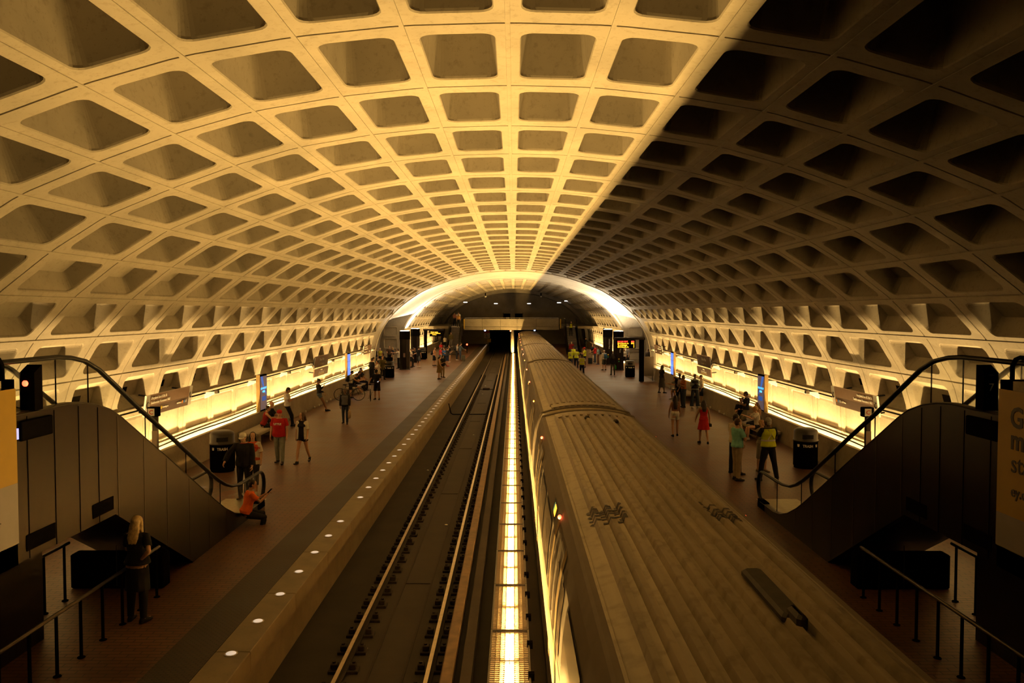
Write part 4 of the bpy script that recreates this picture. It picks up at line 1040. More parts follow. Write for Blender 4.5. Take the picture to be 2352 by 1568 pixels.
PEOPLE = {}
def person(key, label, pos, face=0, h=1.72, sex='m', legs=((4,2,3),(-3,3,3)), arms=((4,6,14,0),(4,6,14,0)), lean=0, twist=0, head=(0,0),
           skin=S_L, hair=('short',H_DK), top=(K,'short',0), bot=('pants',JEAN), shoes=K, seat=None, build=1.0, group=None, feet=(0,0), mat_top=None, roll=0):
    """pos: ground point; face: heading in degrees, 0 away from the camera, 90 to the right
       legs (hip flexion, knee flexion, outward), arms (flexion, outward, elbow, inward), both (left, right)"""
    k = h/1.75; f = sex == 'f'; wd = build
    near = pos[1] < 30; vox = .0075 if near else (.010 if pos[1] < 55 else .013)
    t = thing('person', label, 'person', (pos[0], pos[1], pos[2] if len(pos) > 2 else 0), -math.radians(face), group)
    # --- joints, pelvis at the origin first
    hipx = (.088 if not f else .085)*k
    J = {}
    for i, s in ((0,-1),(1,1)):
        hf, kf, ab = legs[i]
        hp = Vector((s*hipx, 0, -.04*k)); th = sdir(hf, ab, s); kn = hp + th*(.425*k); sh = sdir(hf-kf, ab*.4, s); an = kn + sh*(.415*k)
        J['hip',s], J['knee',s], J['ank',s], J['shin',s] = hp, kn, an, sh
    low = min(J['ank',s].z for s in (-1,1)) - .075*k
    zp = -low + .003
    if seat is not None: zp = seat + .10*k
    L = math.radians(lean); sp = Vector((math.sin(math.radians(roll)), math.sin(L), math.cos(L))).normalized()
    fw = Vector((0, math.cos(L), -math.sin(L))); rt = Vector((1,0,0))
    if twist:
        R_ = Matrix.Rotation(-math.radians(twist), 3, sp); fw = R_ @ fw; rt = R_ @ rt
    O = Vector((0,0,zp)); up_ = Vector((0,0,1))
    def spine(tt):
        if tt <= 0: return O + up_*(tt*k)
        if tt < .15: return O + (up_.lerp(sp, tt/.15)).normalized()*(tt*k)
        return O + sp*(tt*k)
    for s in (-1,1):
        for nm in ('hip','knee','ank'): J[nm,s] = J[nm,s] + O
    shw = (.182 if not f else .158)*k*(.7+.3*wd)
    for i, s in ((0,-1),(1,1)):
        af, ab, ef, inn = arms[i]
        sh = spine(.475) + rt*(s*shw); a = math.radians(inn); 
        ua = sdir(af+lean, ab, s); el = sh + ua*(.285*k)
        fa = sdir(af+lean+ef, 0, s); fa = Vector((-s*math.sin(a) + s*math.sin(math.radians(ab))*.4, fa.y*math.cos(a), fa.z*math.cos(a))).normalized()
        if twist:
            R2 = Matrix.Rotation(-math.radians(twist), 3, 'Z'); ua = R2 @ ua; fa = R2 @ fa; el = sh + ua*(.285*k)
        J['sho',s], J['elb',s], J['wri',s], J['fore',s] = sh, el, el + fa*(.25*k), fa
    # --- cross sections of the trunk: height, half width, half depth, forward shift
    TR = [(-.085,.105,.085,0),(-.03,.162,.112,-.005),(.05,.165,.118,-.008),(.12,.150,.105,0),(.20,.136,.098,.004),(.28,.145,.105,.004),(.36,.160,.115,.006),(.43,.166,.112,0),(.49,.150,.088,-.006),(.525,.105,.068,-.006),(.555,.062,.058,-.004)]
    if f: TR = [(-.085,.105,.085,0),(-.03,.165,.115,-.008),(.05,.168,.122,-.012),(.12,.143,.102,0),(.20,.118,.088,.004),(.28,.128,.096,.006),(.36,.143,.122,.02),(.43,.145,.105,.006),(.49,.130,.078,-.004),(.525,.090,.060,-.004),(.555,.053,.050,-.003)]
    def trunk(mb, t0, t1, grow=0.0, flare=None, dz=1.0):
        rings = []
        ts = sorted(set([t0, t1] + [r[0] for r in TR if t0 < r[0] < t1] + ([flare[0]] if flare and t0 < flare[0] < t1 else [])))
        for tt in ts:
            q = TR[0] if tt <= TR[0][0] else TR[-1]
            for a, b in zip(TR, TR[1:]):
                if a[0] <= tt <= b[0]:
                    u = (tt-a[0])/(b[0]-a[0]); q = tuple(a[i]+(b[i]-a[i])*u for i in range(4)); break
            wb = 1 + (wd-1)*(1.0 if tt < .42 else .35)
            rx, ry = (q[1]*wb + grow)*k, (q[2]*wb*(1+max(0,wd-1)*.5) + grow)*k
            c = spine(tt) + fw*(q[3]*k + max(0,wd-1)*.10*k*(1 if .0 < tt < .34 else .2))
            rings.append([c + rt*(rx*math.cos(2*PI*i/18)) + fw*(ry*math.sin(2*PI*i/18)) for i in range(18)])
        mb.loft(rings)
    # --- head
    hy, hn = head[1], head[0]
    nb = spine(.54); HR = Matrix.Rotation(-math.radians(hy), 3, 'Z') @ Matrix.Rotation(-math.radians(hn + lean*.4), 3, 'X')
    if twist: HR = Matrix.Rotation(-math.radians(twist), 3, 'Z') @ HR
    hu, hf_, hr = HR @ Vector((0,0,1)), HR @ Vector((0,1,0)), HR @ Vector((1,0,0))
    hc = nb + sp*(.045*k) + hu*(.118*k) + hf_*(.022*k); hk = k*(1.0 if not f else .96)
    H3 = Matrix((hr, hf_, hu)).transposed()
    def hp_(x, y, z): return hc + H3 @ Vector((x*hk, y*hk, z*hk))
    mb = MB(); trunk(mb, -.085, .555)
    mb.tube([spine(.50), nb, hp_(0,-.022,-.075)], [.075*k,.056*k,.054*k], 10)
    # skull, jaw, nose, brow, ears
    rr = []
    for z, rx, ry, sy in ((-.112,.022,.026,.052),(-.100,.040,.046,.036),(-.075,.054,.068,.018),(-.04,.064,.082,.006),(0,.071,.092,0),(.04,.074,.096,-.004),(.075,.066,.086,-.008),(.098,.046,.060,-.012),(.110,.018,.024,-.014)):
        rr.append([hp_(rx*math.cos(2*PI*i/16), sy + ry*math.sin(2*PI*i/16), z) for i in range(16)])
    mb.loft(rr)
    mb.tube([hp_(0,.084,.018), hp_(0,.098,-.010), hp_(0,.110,-.030), hp_(0,.092,-.038)], [.008*hk,.010*hk,.014*hk,.011*hk], 8)
    mb.ell(hp_(0,.086,-.066), .024*hk, .012*hk, .009*hk, 10, 6, rot=H3)
    for s in (-1,1): mb.ell(hp_(s*.074,-.006,-.008), .010*hk,.020*hk,.032*hk, 8, 6, rot=H3)
    # limbs
    lw = (1 + (wd-1)*.6)*k
    for i, s in ((0,-1),(1,1)):
        a = limb(J['hip',s], J['knee',s], .082*lw if f else .084*lw, .053*lw, .006*lw) ; b = limb(J['knee',s], J['ank',s], .050*lw, .035*lw, .010*lw)
        chain(mb, [p for p, r in a] + [p for p, r in b[1:]], [r for p, r in a] + [r for p, r in b[1:]], 10)
        an = J['ank',s]; shn = J['shin',s]; pit = feet[i]
        fd = Vector((s*.18, 1, 0)).normalized(); q = math.radians(pit); fd = Vector((fd.x*math.cos(q), fd.y*math.cos(q), -math.sin(q)))
        fu = Vector((0, math.sin(q), math.cos(q)))
        J['fd',s], J['fu',s] = fd, fu
        base = an - fu*.045*k
        mb.tube([base - fd*.05*k, base - fd*.01*k, base + fd*.07*k, base + fd*.15*k, base + fd*.175*k], [.030*k,.036*k,.034*k,.026*k,.016*k], 10)
        ar = (.046 if not f else .039)*lw; 
        a = limb(J['sho',s], J['elb',s], ar*1.12, ar*.86, .004*lw); b = limb(J['elb',s], J['wri',s], ar*.88, ar*.58, .006*lw)
        chain(mb, [p for p, r in a] + [p for p, r in b[1:]], [r for p, r in a] + [r for p, r in b[1:]], 9)
        mb.tube([spine(.485)+rt*(s*shw*.45), J['sho',s]], [.062*k,.058*k], 9)
        curl = 24 if arms[i][2] < 40 else 48
        ub = rt*s if arms[i][2] < 40 else up_*1.0 - J['fore',s]*J['fore',s].z
        hand(mb, J['wri',s], J['fore',s], ub, -1 if (s > 0) else 1, curl, k*(1 if not f else .92))
    rem(mb.build('body', skinm(skin), t), vox)
    # --- trousers, shorts, skirt
    kind, bc = bot[0], bot[1]
    wl = .115 if top[2] >= 0 else .10
    G_ = .017
    if kind in ('pants','capri','shorts','wide'):
        mb = MB(); trunk(mb, -.095, .135, G_)
        for s in (-1,1):
            a = limb(J['hip',s], J['knee',s], .088*lw+.010*k, .060*lw+.010*k, .006*lw); b = limb(J['knee',s], J['ank',s], .060*lw+.008*k, (.050 if kind=='pants' else .052)*lw+.006*k, .004*lw)
            if kind == 'wide': b = limb(J['knee',s], J['ank',s], .072*k, .105*k, 0)
            if kind == 'shorts':
                u = bot[2] if len(bot) > 2 else .85
                a = [(J['hip',s].lerp(J['knee',s], u*v), (.096+.004*v)*lw) for v in (0,.4,.8,1)]; b = []
                mb.tube([p for p, r in a], [r for p, r in a], 12); continue
            if kind == 'capri': b = b[:4]
            b = b[1:]
            mb.tube([p for p, r in a] + [p for p, r in b], [r for p, r in a] + [r for p, r in b], 12)
            mb.ell(J['knee',s], .068*lw, .068*lw, .068*lw, 8, 6)
        rem(mb.build({'pants':'trousers','wide':'trousers','capri':'cropped_trousers','shorts':'shorts'}[kind], cloth(bc), t), vox)
    elif kind == 'skirt':
        ln = bot[2] if len(bot) > 2 else .40; fl = bot[3] if len(bot) > 3 else .05
        mb = MB(); rings = []
        kc = (J['knee',-1]+J['knee',1])/2
        for u, z in ((0,.14),(.2,.06),(.4,-.03),(.7,None),(1,None)):
            if z is not None: c = spine(z); rx, ry = ((.142 if u==0 else .185)+.0)*k, ((.110 if u==0 else .140))*k
            else:
                c = O.lerp(Vector((kc.x*.6, kc.y*.75, O.z - ln*k)), (u-.4)/.6*.999) ; c.z = O.z - (.03 + (ln-.03)*(u-.4)/.6)*k; rx, ry = (.188+fl*(u-.4)/.6)*k, (.145+fl*(u-.4)/.6)*k
            rings.append([c + Vector((rx*math.cos(2*PI*i/24)*(1+.02*math.cos(i*2.0)*u), ry*math.sin(2*PI*i/24)*(1+.03*math.sin(i*2.0)*u), 0)) for i in range(24)])
        rem(mb.loft(rings).build('skirt', cloth(bc), t), vox)
    # --- top
    tc, sl = top[0], top[1]; hem = top[3] if len(top) > 3 else (.0 if not f else .06); loose = top[2]
    mb = MB(); trunk(mb, hem, .535 if sl != 'strap' else .44, .020 + loose)
    if hem < -.2: pass
    for i, s in ((0,-1),(1,1)):
        ar = (.058 if not f else .050)*lw + loose*.6
        if sl == 'short': mb.tube([J['sho',s].lerp(spine(.49), .5), J['sho',s], J['sho',s].lerp(J['elb',s], .35), J['sho',s].lerp(J['elb',s], .68)], [.064*k, ar*1.14, ar*1.08, ar*1.12], 12)
        elif sl == 'long':
            q = J['elb',s].lerp(J['wri',s], .92)
            mb.tube([J['sho',s].lerp(spine(.49), .5), J['sho',s], J['sho',s].lerp(J['elb',s], .5), J['elb',s]], [.066*k, ar*1.14, ar*1.05, ar*1.0], 12)
            mb.tube([J['elb',s], J['elb',s].lerp(q, .5), q], [ar*1.0, ar*.95, ar*.78], 12); mb.ell(J['elb',s], ar*1.0, ar*1.0, ar*1.0, 8, 6)
        elif sl == 'none': mb.tube([spine(.49) + rt*(s*.05*k), J['sho',s] - rt*(s*.03*k)], [.066*k, .066*k], 10)
        elif sl == 'strap': mb.tube([spine(.42)+rt*(s*.08*k)-fw*.11*k, spine(.51)+rt*(s*.085*k)-fw*.05*k, spine(.50)+rt*(s*.085*k)+fw*.07*k, spine(.41)+rt*(s*.08*k)+fw*.12*k], .011*k, 6)
    o = rem(mb.build({'short':'shirt','long':'jacket' if loose > .01 else 'long_sleeve_top','none':'sleeveless_top','strap':'strappy_top'}[sl], mat_top or cloth(tc), t), vox)
    J['top'] = o
    # --- shoes
    for s in (-1,1):
        mb = MB(); an, fd, fu = J['ank',s], J['fd',s], J['fu',s]; lt = fd.cross(fu); b0 = an - fu*.073*k; rings = []
        for y, w_, hgt in ((-.075,.026,.045),(-.06,.036,.085),(-.01,.040,.100),(.05,.043,.075),(.11,.046,.055),(.165,.040,.042),(.195,.022,.028)):
            c = b0 + fd*(y*k); rings.append([c + lt*(w_*k*x_) + fu*(hgt*k*z_) for x_, z_ in ((-.85,0),(.85,0),(1,.2),(.95,.55),(.6,.95),(0,1.05),(-.6,.95),(-.95,.55),(-1,.2))])
        mb.loft(rings).build('shoe', cloth(shoes, .6), t, True)
    # --- hair and face
    st, hcol = hair[:2]
    if st not in ('none',):
        mb = MB(); hm = mat('hair %.2f %.2f %.2f' % tuple(hcol), tuple(hcol), .5, 0, .35, 26, spec=.3)
        if st == 'buzz': mb.ell(hp_(0,-.014,.034), .078*hk, .094*hk, .083*hk, 14, 9, rot=H3)
        else:
            mb.ell(hp_(0,-.020,.030), .085*hk, .096*hk, .093*hk, 16, 10, rot=H3); mb.ell(hp_(0,-.042,-.02), .078*hk, .070*hk, .085*hk, 12, 8, rot=H3)
        if st in ('long','longer'):
            e = -.33 if st == 'long' else -.47
            bk = spine(.36 if st == 'long' else .22) - fw*((.135 if not f else .13)*k)
            P = [hp_(0,-.05,.04), hp_(0,-.075,-.05), hp_(0,-.09,-.14), (hp_(0,-.09,-.14)+bk)/2 - fw*.012*k, bk]
            rings = []
            for p, (a, b) in zip(P, ((.072,.05),(.088,.05),(.094,.045),(.098,.036),(.07,.018))):
                rings.append([Vector(p) + rt*(a*k*math.cos(2*PI*i/12)) + fw*(b*k*math.sin(2*PI*i/12)) for i in range(12)])
            mb.loft(rings)
            for s in (-1,1):
                mb.tube([hp_(s*.066,.01,.05), hp_(s*.086,.0,-.03), hp_(s*.090,-.01,-.11), spine(.44)+rt*(s*.10*k)+fw*.02*k], [.022*k,.026*k,.030*k,.016*k], 8)
        elif st == 'bob':
            for s in (-1,0,1):
                mb.tube([hp_(s*.06,-.03,.05), hp_(s*.082,-.03,-.04), hp_(s*.075,-.04,-.11)], [.035*k,.042*k,.034*k], 9)
        elif st == 'bun': mb.ell(hp_(0,-.09,.085), .040*hk,.040*hk,.038*hk, 10, 8)
        elif st == 'pony':
            mb.tube([hp_(0,-.10,.04), hp_(0,-.135,.0), hp_(0,-.13,-.09), hp_(0,-.12,-.17)], [.022*k,.030*k,.028*k,.012*k], 8)
        elif st == 'curly':
            for i in range(14):
                a = 2*PI*i/14; mb.ell(hp_(.08*math.cos(a), -.03+.085*math.sin(a) if math.sin(a)<.6 else .035, .06+.03*math.cos(3*a)), .035*hk,.035*hk,.035*hk, 7, 5)
        rem(mb.build('hair', hm, t), vox)
    if len(hair) > 2:
        cm = cloth(hair[2]); mb = MB(); rings = []
        for z, q in ((.028,1.0),(.055,1.0),(.085,.90),(.108,.66),(.122,.30)):
            rings.append([hp_(.090*q*math.cos(2*PI*i/18), -.008+.110*q*math.sin(2*PI*i/18), z) for i in range(18)])
        cp = mb.loft(rings).build('cap', cm, t, True)
        sg = -1 if (len(hair) > 3 and hair[3] == 'back') else 1
        mb = MB(); top_ = [hp_(.075*math.cos(a), sg*(.095+.085*math.sin(a)) - .008, .034-.012*math.sin(a)) for a in [PI*i/8 for i in range(9)]]
        bot_ = [p - hu*.010 for p in top_]; mb.loft([top_, bot_]).build('cap_brim', cm, cp)
    mb = MB()
    if pos[1] < 62 and abs(((face+hy+twist) % 360) - 180) < 130:
        em = mat('eye dark', (.02,.012,.01), .3)
        for s in (-1,1): MB().ell(hp_(s*.030,.085,.004), .011*hk,.008*hk,.007*hk, 8, 6, rot=H3).build('eye', em, t)
        MB().ell(hp_(0,.0955,-.066), .022*hk,.006*hk,.006*hk, 10, 6, rot=H3).build('mouth', mat('lips',(.30,.10,.07),.5), t)
    J['O'], J['k'], J['fw'], J['rt'], J['sp'], J['spine'], J['t'], J['hp'], J['trunk'], J['vox'] = O, k, fw, rt, sp, spine, t, hp_, trunk, vox
    J['M'] = Matrix.Translation(t.location) @ Matrix.Rotation(-math.radians(face), 4, 'Z')
    PEOPLE[key] = J; return J
def carried(J, name, label, cat, mb, mats, loc=None):
    """a thing carried by a person, top level, built in the person's frame"""
    o = thing(name, label, cat); o.matrix_world = J['M']; M = J['M']
    o.location = M.to_translation(); o.rotation_euler = M.to_euler()
    return o
def backpack(J, label, col, sc_=1.0, strapc=None):
    t = carried(J, 'backpack', label, 'backpack', None, None); k = J['k']*sc_
    sp_, fw, rt = J['spine'], J['fw'], J['rt']; mb = MB(); rings = []
    for z, w, d0, d1 in ((.06,.10,.165,.22),(.09,.135,.155,.27),(.22,.145,.155,.29),(.36,.135,.155,.27),(.44,.115,.155,.23),(.47,.07,.155,.19)):
        c = sp_(z); rings.append([c + rt*(w*k*x) - fw*((d0 + (d1-d0)*y)*k) for x, y in ((-1,.15),(-.85,0),(.85,0),(1,.15),(1,.75),(.75,1),(-.75,1),(-1,.75))])
    mb.loft(rings); b = mb.build('pack', cloth(col), t, True)
    mb = MB(); c = sp_(.17) - fw*.30*k
    mb.obox(c, rt*.10*k, fw*.03*k, J['sp']*.09*k); mb.build('front_pocket', cloth([v*.8 for v in col]), t)
    for s in (-1,1):
        mb = MB(); mb.tube([sp_(.46)+rt*(s*.09*k)-fw*.17*k, sp_(.535)+rt*(s*.10*k)-fw*.05*k, sp_(.50)+rt*(s*.105*k)+fw*.105*k, sp_(.36)+rt*(s*.12*k)+fw*.15*k, sp_(.22)+rt*(s*.165*k)+fw*.06*k, sp_(.14)+rt*(s*.15*k)-fw*.16*k], .018*k, 6)
        mb.build('strap', cloth(strapc or [v*.7 for v in col]), t)
    return t
def phone(J, s, label, lit=False):
    t = carried(J, 'phone', label, 'phone', None, None); w = J['wri',s]; d = J['fore',s]; k = J['k']
    n = (Vector((0,-.6,.8))); n = (n - d*n.dot(d)).normalized(); l = d.cross(n)
    c = w + d*.10*k + n*.025*k
    MB().obox(c, d*.072, l*.036, n*.004).build('case', M_black, t)
    MB().obox(c + n*.005, d*.066, l*.032, n*.001).build('display', lamp('phone display',(.5,.75,1),.8) if lit else M_black, t)
    return t
def bag(J, s, label, col, w=.17, h=.34, d=.05, kind='tote', drop=.25):
    t = carried(J, kind+'_bag' if kind != 'purse' else 'purse', label, 'bag', None, None); k = J['k']
    p = J['wri',s] + J['fore',s]*.07*k; top = p + Vector((0,0,-drop*.6)); rt = Vector((0,1,0)) if kind == 'tote' else Vector((1,0,0)); fw = Vector((1,0,0)) if kind == 'tote' else Vector((0,1,0))
    mb = MB(); rings = []
    for z, a, b in ((0,.95,.5),(-.15,1,1),(-.8,1.02,1.1),(-.97,.95,.9),(-1,.8,.6)):
        c = top + Vector((0,0,z*h)); rings.append([c + rt*(w*a*x) + fw*(d*b*y) for x, y in ((-1,-.6),(-.8,-1),(.8,-1),(1,-.6),(1,.6),(.8,1),(-.8,1),(-1,.6))])
    mb.loft(rings).build('body', cloth(col), t, True)
    for q in (-1,1): MB().tube([top + rt*(w*.6)+fw*(q*d*.4), p + fw*q*.01, top - rt*(w*.6)+fw*(q*d*.4)], .008, 6).build('handle', cloth([v*.8 for v in col]), t)
    return t
def suitcase(x, y, label, col, rz=0):
    t = thing('suitcase', label, 'suitcase', (x, y, 0), rz); mb = MB(); mb.bbox(-.19,.19,-.12,.12,.05,.60,.035); mb.build('shell', cloth(col,.5), t)
    for a in (-.08,.08): MB().tube([(a,.1,.58),(a,.1,.98)], .008, 6).build('handle_tube', M_dsteel, t)
    MB().tube([(-.09,.1,.98),(.09,.1,.98)], .014, 6).build('handle', M_black, t)
    for a in (-.15,.15):
        for b in (-.09,.09): MB().tube([(a-.01,b,.026),(a+.01,b,.026)], .024, 8).build('wheel', M_black, t)
    return t
def overlay(J, name, t0, t1, grow, col, mt=None):
    mb = MB(); J['trunk'](mb, t0, t1, grow); return rem(mb.build(name, mt or cloth(col), J['t']), J['vox'])
def stripes(J, x=True):
    """reflective bands of a safety vest, following the trunk"""
    m = mat('reflective tape', (.50,.47,.42), .4, 0, .05); k = J['k']
    mb = MB(); J['trunk'](mb, .17, .215, .047); rem(mb.build('reflective_band', m, J['t']), J['vox'])
    for s in (-1,1):
        a = J['spine'](.22) - J['fw']*.152*k + J['rt']*(s*-.10*k); b = J['spine'](.50) - J['fw']*.118*k + J['rt']*(s*.09*k); c = (a+b)/2 - J['fw']*.014*k
        mb = MB(); mb.tube([a, c, b], .024*k, 4, flat=.35); mb.build('reflective_band', m, J['t'])
W_ = lambda a: ((a, a*.25+2, 3), (-a*.8, a*.9, 3))          # walking legs, left forward
WR = lambda a: ((-a*.8, a*.9, 3), (a, a*.25+2, 3))
STAND = ((3,3,4),(-2,3,4))
PHONE = ((20,6,95,22),(12,8,20,0)); PHONE2 = ((22,8,95,28),(22,8,95,28)); CROSS = ((24,8,92,72),(24,8,96,72)); LOOSE = ((3,7,14,0),(-3,7,14,0))
def at(px, py): x, y = G(px, py); return (x, y)
# ---- left platform, foreground
a = person('blonde', 'woman with long blonde hair, seen from behind in a black outfit and tall boots', at(305,1436), 6, 1.70, 'f', ((2,3,5),(-2,4,4)), ((22,16,80,10),(-38,28,62,52)), 0, 0, (0,14), S_L, ('long',H_BL), (K,'short',.010,.02), ('skirt',K,.42,.02), K, build=1.12)
for s in (-1,1):
    mb = MB(); p = limb(a['knee',s].lerp(a['hip',s], .28), a['ank',s], .076, .052, .004); mb.tube([q for q, r in p], [r for q, r in p], 12); rem(mb.build('tall_boot', cloth((.008,.008,.009), .5), a['t']), .0075)
a = person('orange', 'seated woman in orange T-shirt and black trousers at the escalator foot', (-6.22,18.55), 62, 1.66, 'f', ((82,78,5),(76,90,8)), ((30,8,80,20),(34,8,82,20)), 12, 0, (6,10), S_M, ('bun',H_DK), (ORG,'short',.012,-.02), ('capri',K), K, seat=.20)
phone(a, 1, 'phone held by the seated woman in orange')
text('lettering', 'PUBLISON', .055, M_letter, a['t'], frame(tuple(a['spine'](.40) - a['fw']*.158 + Vector((0,0,0))), tuple(a['rt']), tuple(a['sp'])), 'CENTER')
a = person('cap', 'man in white cap and black hooded jacket reaching for the escalator handrail', (-7.08,20.95,.013), 176, 1.78, 'm', ((6,4,4),(-6,6,4)), ((6,8,16,0),(34,36,6,0)), 0, 0, (14,6), S_L, ('short',H_BR,WHT), (K,'long',.022,-.06), ('pants',K), K, build=1.08)
overlay(a, 'undershirt', .50, .548, .014, DRED)
a = person('mets', 'woman with long dark hair in open white jersey over an orange top', at(577,1136), 176, 1.70, 'f', ((12,4,3),(-8,26,3)), ((10,16,22,0),(-6,14,16,0)), 0, 0, (0,-14), S_L, ('long',H_DK), ((.55,.10,.03),'none',.006,.02), ('capri',K), (.4,.38,.34), build=1.1)
def jersey(J, col=WHT):
    """open short sleeved overshirt: back and two front edges"""
    mb = MB(); k = J['k']; sp_, fw, rt = J['spine'], J['fw'], J['rt']; rings = []
    for z, w, d in ((-.10,.215,.16),(.08,.20,.155),(.25,.185,.145),(.40,.185,.145),(.50,.165,.11)):
        c = sp_(z); arc = [math.radians(120 + 300*i/15) for i in range(16)]
        rings.append([c + rt*(w*k*math.cos(q)) + fw*(d*k*math.sin(q)) for q in arc] + [c + rt*((w-.012)*k*math.cos(q)) + fw*((d-.012)*k*math.sin(q)) for q in reversed(arc)])
    mb.loft(rings)
    for s in (-1,1): mb.tube([J['sho',s].lerp(sp_(.49), .5), J['sho',s], J['sho',s].lerp(J['elb',s], .4), J['sho',s].lerp(J['elb',s], .85)], [.066*k,.068*k,.066*k,.072*k], 12)
    o = rem(mb.build('open_jersey', cloth(col), J['t']), J['vox'])
    return o
jersey(a)
text('lettering', 'Mets', .085, M_red, a['t'], frame(tuple(a['spine'](.36) + a['fw']*.165 + a['rt']*-.155), (-1,0,0), (0,-.1,1)), 'CENTER', bold=.003)
a = person('redcap', 'man in red T-shirt, red cap and pale blue jeans walking towards the escalator', at(639,1066), 182, 1.76, 'm', W_(9), ((4,12,14,0),(0,12,14,0)), 0, 0, (0,-24), S_L, ('short',H_BR,RED), (RED,'short',.018,-.06), ('pants',(.22,.24,.22)), K, build=1.22)
text('lettering', 'LITTLE', .085, M_letter, a['t'], frame(tuple(a['spine'](.345) + a['fw']*.205), (-1,0,0), (0,0,1)), 'CENTER', bold=.004)
a = person('jersey', 'woman with very long brown hair and white jersey beside the red-capped man', at(692,1064), 186, 1.68, 'f', WR(20), ((14,12,18,0),(-10,12,16,0)), 0, 0, (-6,52), S_L, ('longer',H_BR), (K,'none',.006,.0), ('shorts',K,.30), K, feet=(20,0))
jersey(a)
# ---- left wall
person('bench_red', 'seated person in dark red sleeveless top on the left bench', (-9.78,31.2), 70, 1.66, 'f', ((85,84,5),(85,84,5)), ((30,8,50,10),(30,8,50,10)), 14, 0, (8,20), S_L, ('bun',H_DK), (DRED,'none',.004,.0), ('shorts',K,.6), K, seat=.46)
person('bench_bald', 'seated bald person in black on the left bench behind the dark red top', (-9.85,32.3), 60, 1.72, 'm', ((85,84,5),(85,84,5)), ((30,8,50,10),(30,8,50,10)), 4, 0, (0,40), S_M, ('buzz',S_M), (K,'short',.01), ('pants',K), K, seat=.46)
a = person('white_tee', 'young man in white T-shirt leaning on the left wall with a phone', (-9.80,34.6), 74, 1.74, 'm', ((20,8,4),(26,26,4)), PHONE2, -3, 0, (28,0), S_M, ('short',H_DK), (WHT,'short',.012,-.02), ('pants',K), K)
phone(a, 1, 'phone held by the young man in the white T-shirt')
a = person('hat', 'woman in dark top and denim shorts leaning back on the left wall, looking at a phone', (-9.72,40.0), 76, 1.70, 'f', ((26,4,3),(30,10,4)), ((28,6,118,14),(18,8,60,10)), -8, 0, (20,0), S_B, ('bun',H_DK), (K,'long',.004,.06), ('shorts',JEAN,.36), K)
phone(a, -1, 'phone held up by the woman leaning on the left wall')
bag(a, 1, 'small pale waist bag of the woman leaning on the left wall', TAN, .10, .12, .04, 'purse', .05)
a = person('plaid', 'person in dark jacket and checked scarf walking down the middle of the left platform', at(791,974), 178, 1.55, 'm', W_(10), ((6,8,16,0),(-4,8,14,0)), 0, 0, (4,0), S_D, ('short',H_DK), (K,'long',.022,-.10), ('pants',DJ), K)
overlay(a, 'grey_shirt_front', .02, .50, .030, (.10,.10,.11)).location.y = .02
bag(a, -1, 'pale canvas tote bag of the person walking on the left platform', TAN, .16, .36, .05, 'tote', .22)
# ---- left platform, middle
a = person('striped', 'man in light blue and white striped shirt with backpack, standing behind a bicycle', at(804,914), 62, 1.58, 'm', STAND, ((26,8,30,6),(26,8,30,6)), 6, 0, (14,0), S_M, ('short',H_DK), (WHT,'short',.012), ('shorts',K,.9), K)
for q in (-.105,-.035,.035,.105):
    for sgn in (1,-1):
        mb = MB(); mb.tube([a['spine'](z) + a['rt']*q*a['k'] + a['fw']*sgn*(.146 if abs(q) < .06 else .115)*a['k'] for z in (.02,.14,.25,.36,.44)], .020, 6, flat=.5); mb.build('shirt_stripe', cloth((.18,.40,.62)), a['t'])
backpack(a, 'black backpack worn by the man in the striped shirt', K)
person('seat_blk', 'man in black T-shirt sitting with outstretched legs beside the yellow floor sign', (-9.95,50.3), 78, 1.74, 'm', ((74,30,4),(70,40,6)), ((30,6,40,10),(30,6,40,10)), 18, 0, (26,0), S_M, ('short',H_DK), (K,'short',.01), ('pants',K), K, seat=.42)
person('seat_shorts', 'seated man in black shorts with bare shins, leaning forward on the left bench', (-9.85,48.6), 82, 1.74, 'm', ((78,34,4),(76,40,6)), ((34,6,40,10),(34,6,40,10)), 24, 0, (28,0), S_L, ('short',H_BR), (K,'short',.01), ('shorts',K,.8), (.5,.47,.42), seat=.42)
person('seat_back', 'man with dark hair sitting upright behind the striped shirt', (-9.9,51.6), 110, 1.78, 'm', ((80,80,4),(80,80,6)), ((20,6,40,10),(20,6,40,10)), 2, 0, (10,10), S_M, ('short',H_DK), (K,'short',.01), ('pants',K), K, seat=.46)
t = thing('concrete_bench', 'low concrete bench behind the cyclists on the left platform', 'bench', (-9.87,47.8,0)); mb = MB(); mb.bbox(-.38,.38,0,4.4,.30,.42,.03); mb.build('seat', M_parapet, t); mb = MB(); mb.box(-.2,.25,.5,3.9,.002,.30); mb.build('support', M_parapet, t)
a = person('cyclist', 'man in black T-shirt and cap standing beside a pale bicycle', at(865,918), 186, 1.72, 'm', STAND, ((18,10,50,10),(16,34,12,0)), 4, 0, (26,0), S_M, ('short',H_DK,K), (K,'short',.014), ('shorts',K,.95), K)
phone(a, -1, 'lit phone in the hand of the cyclist in black', True)
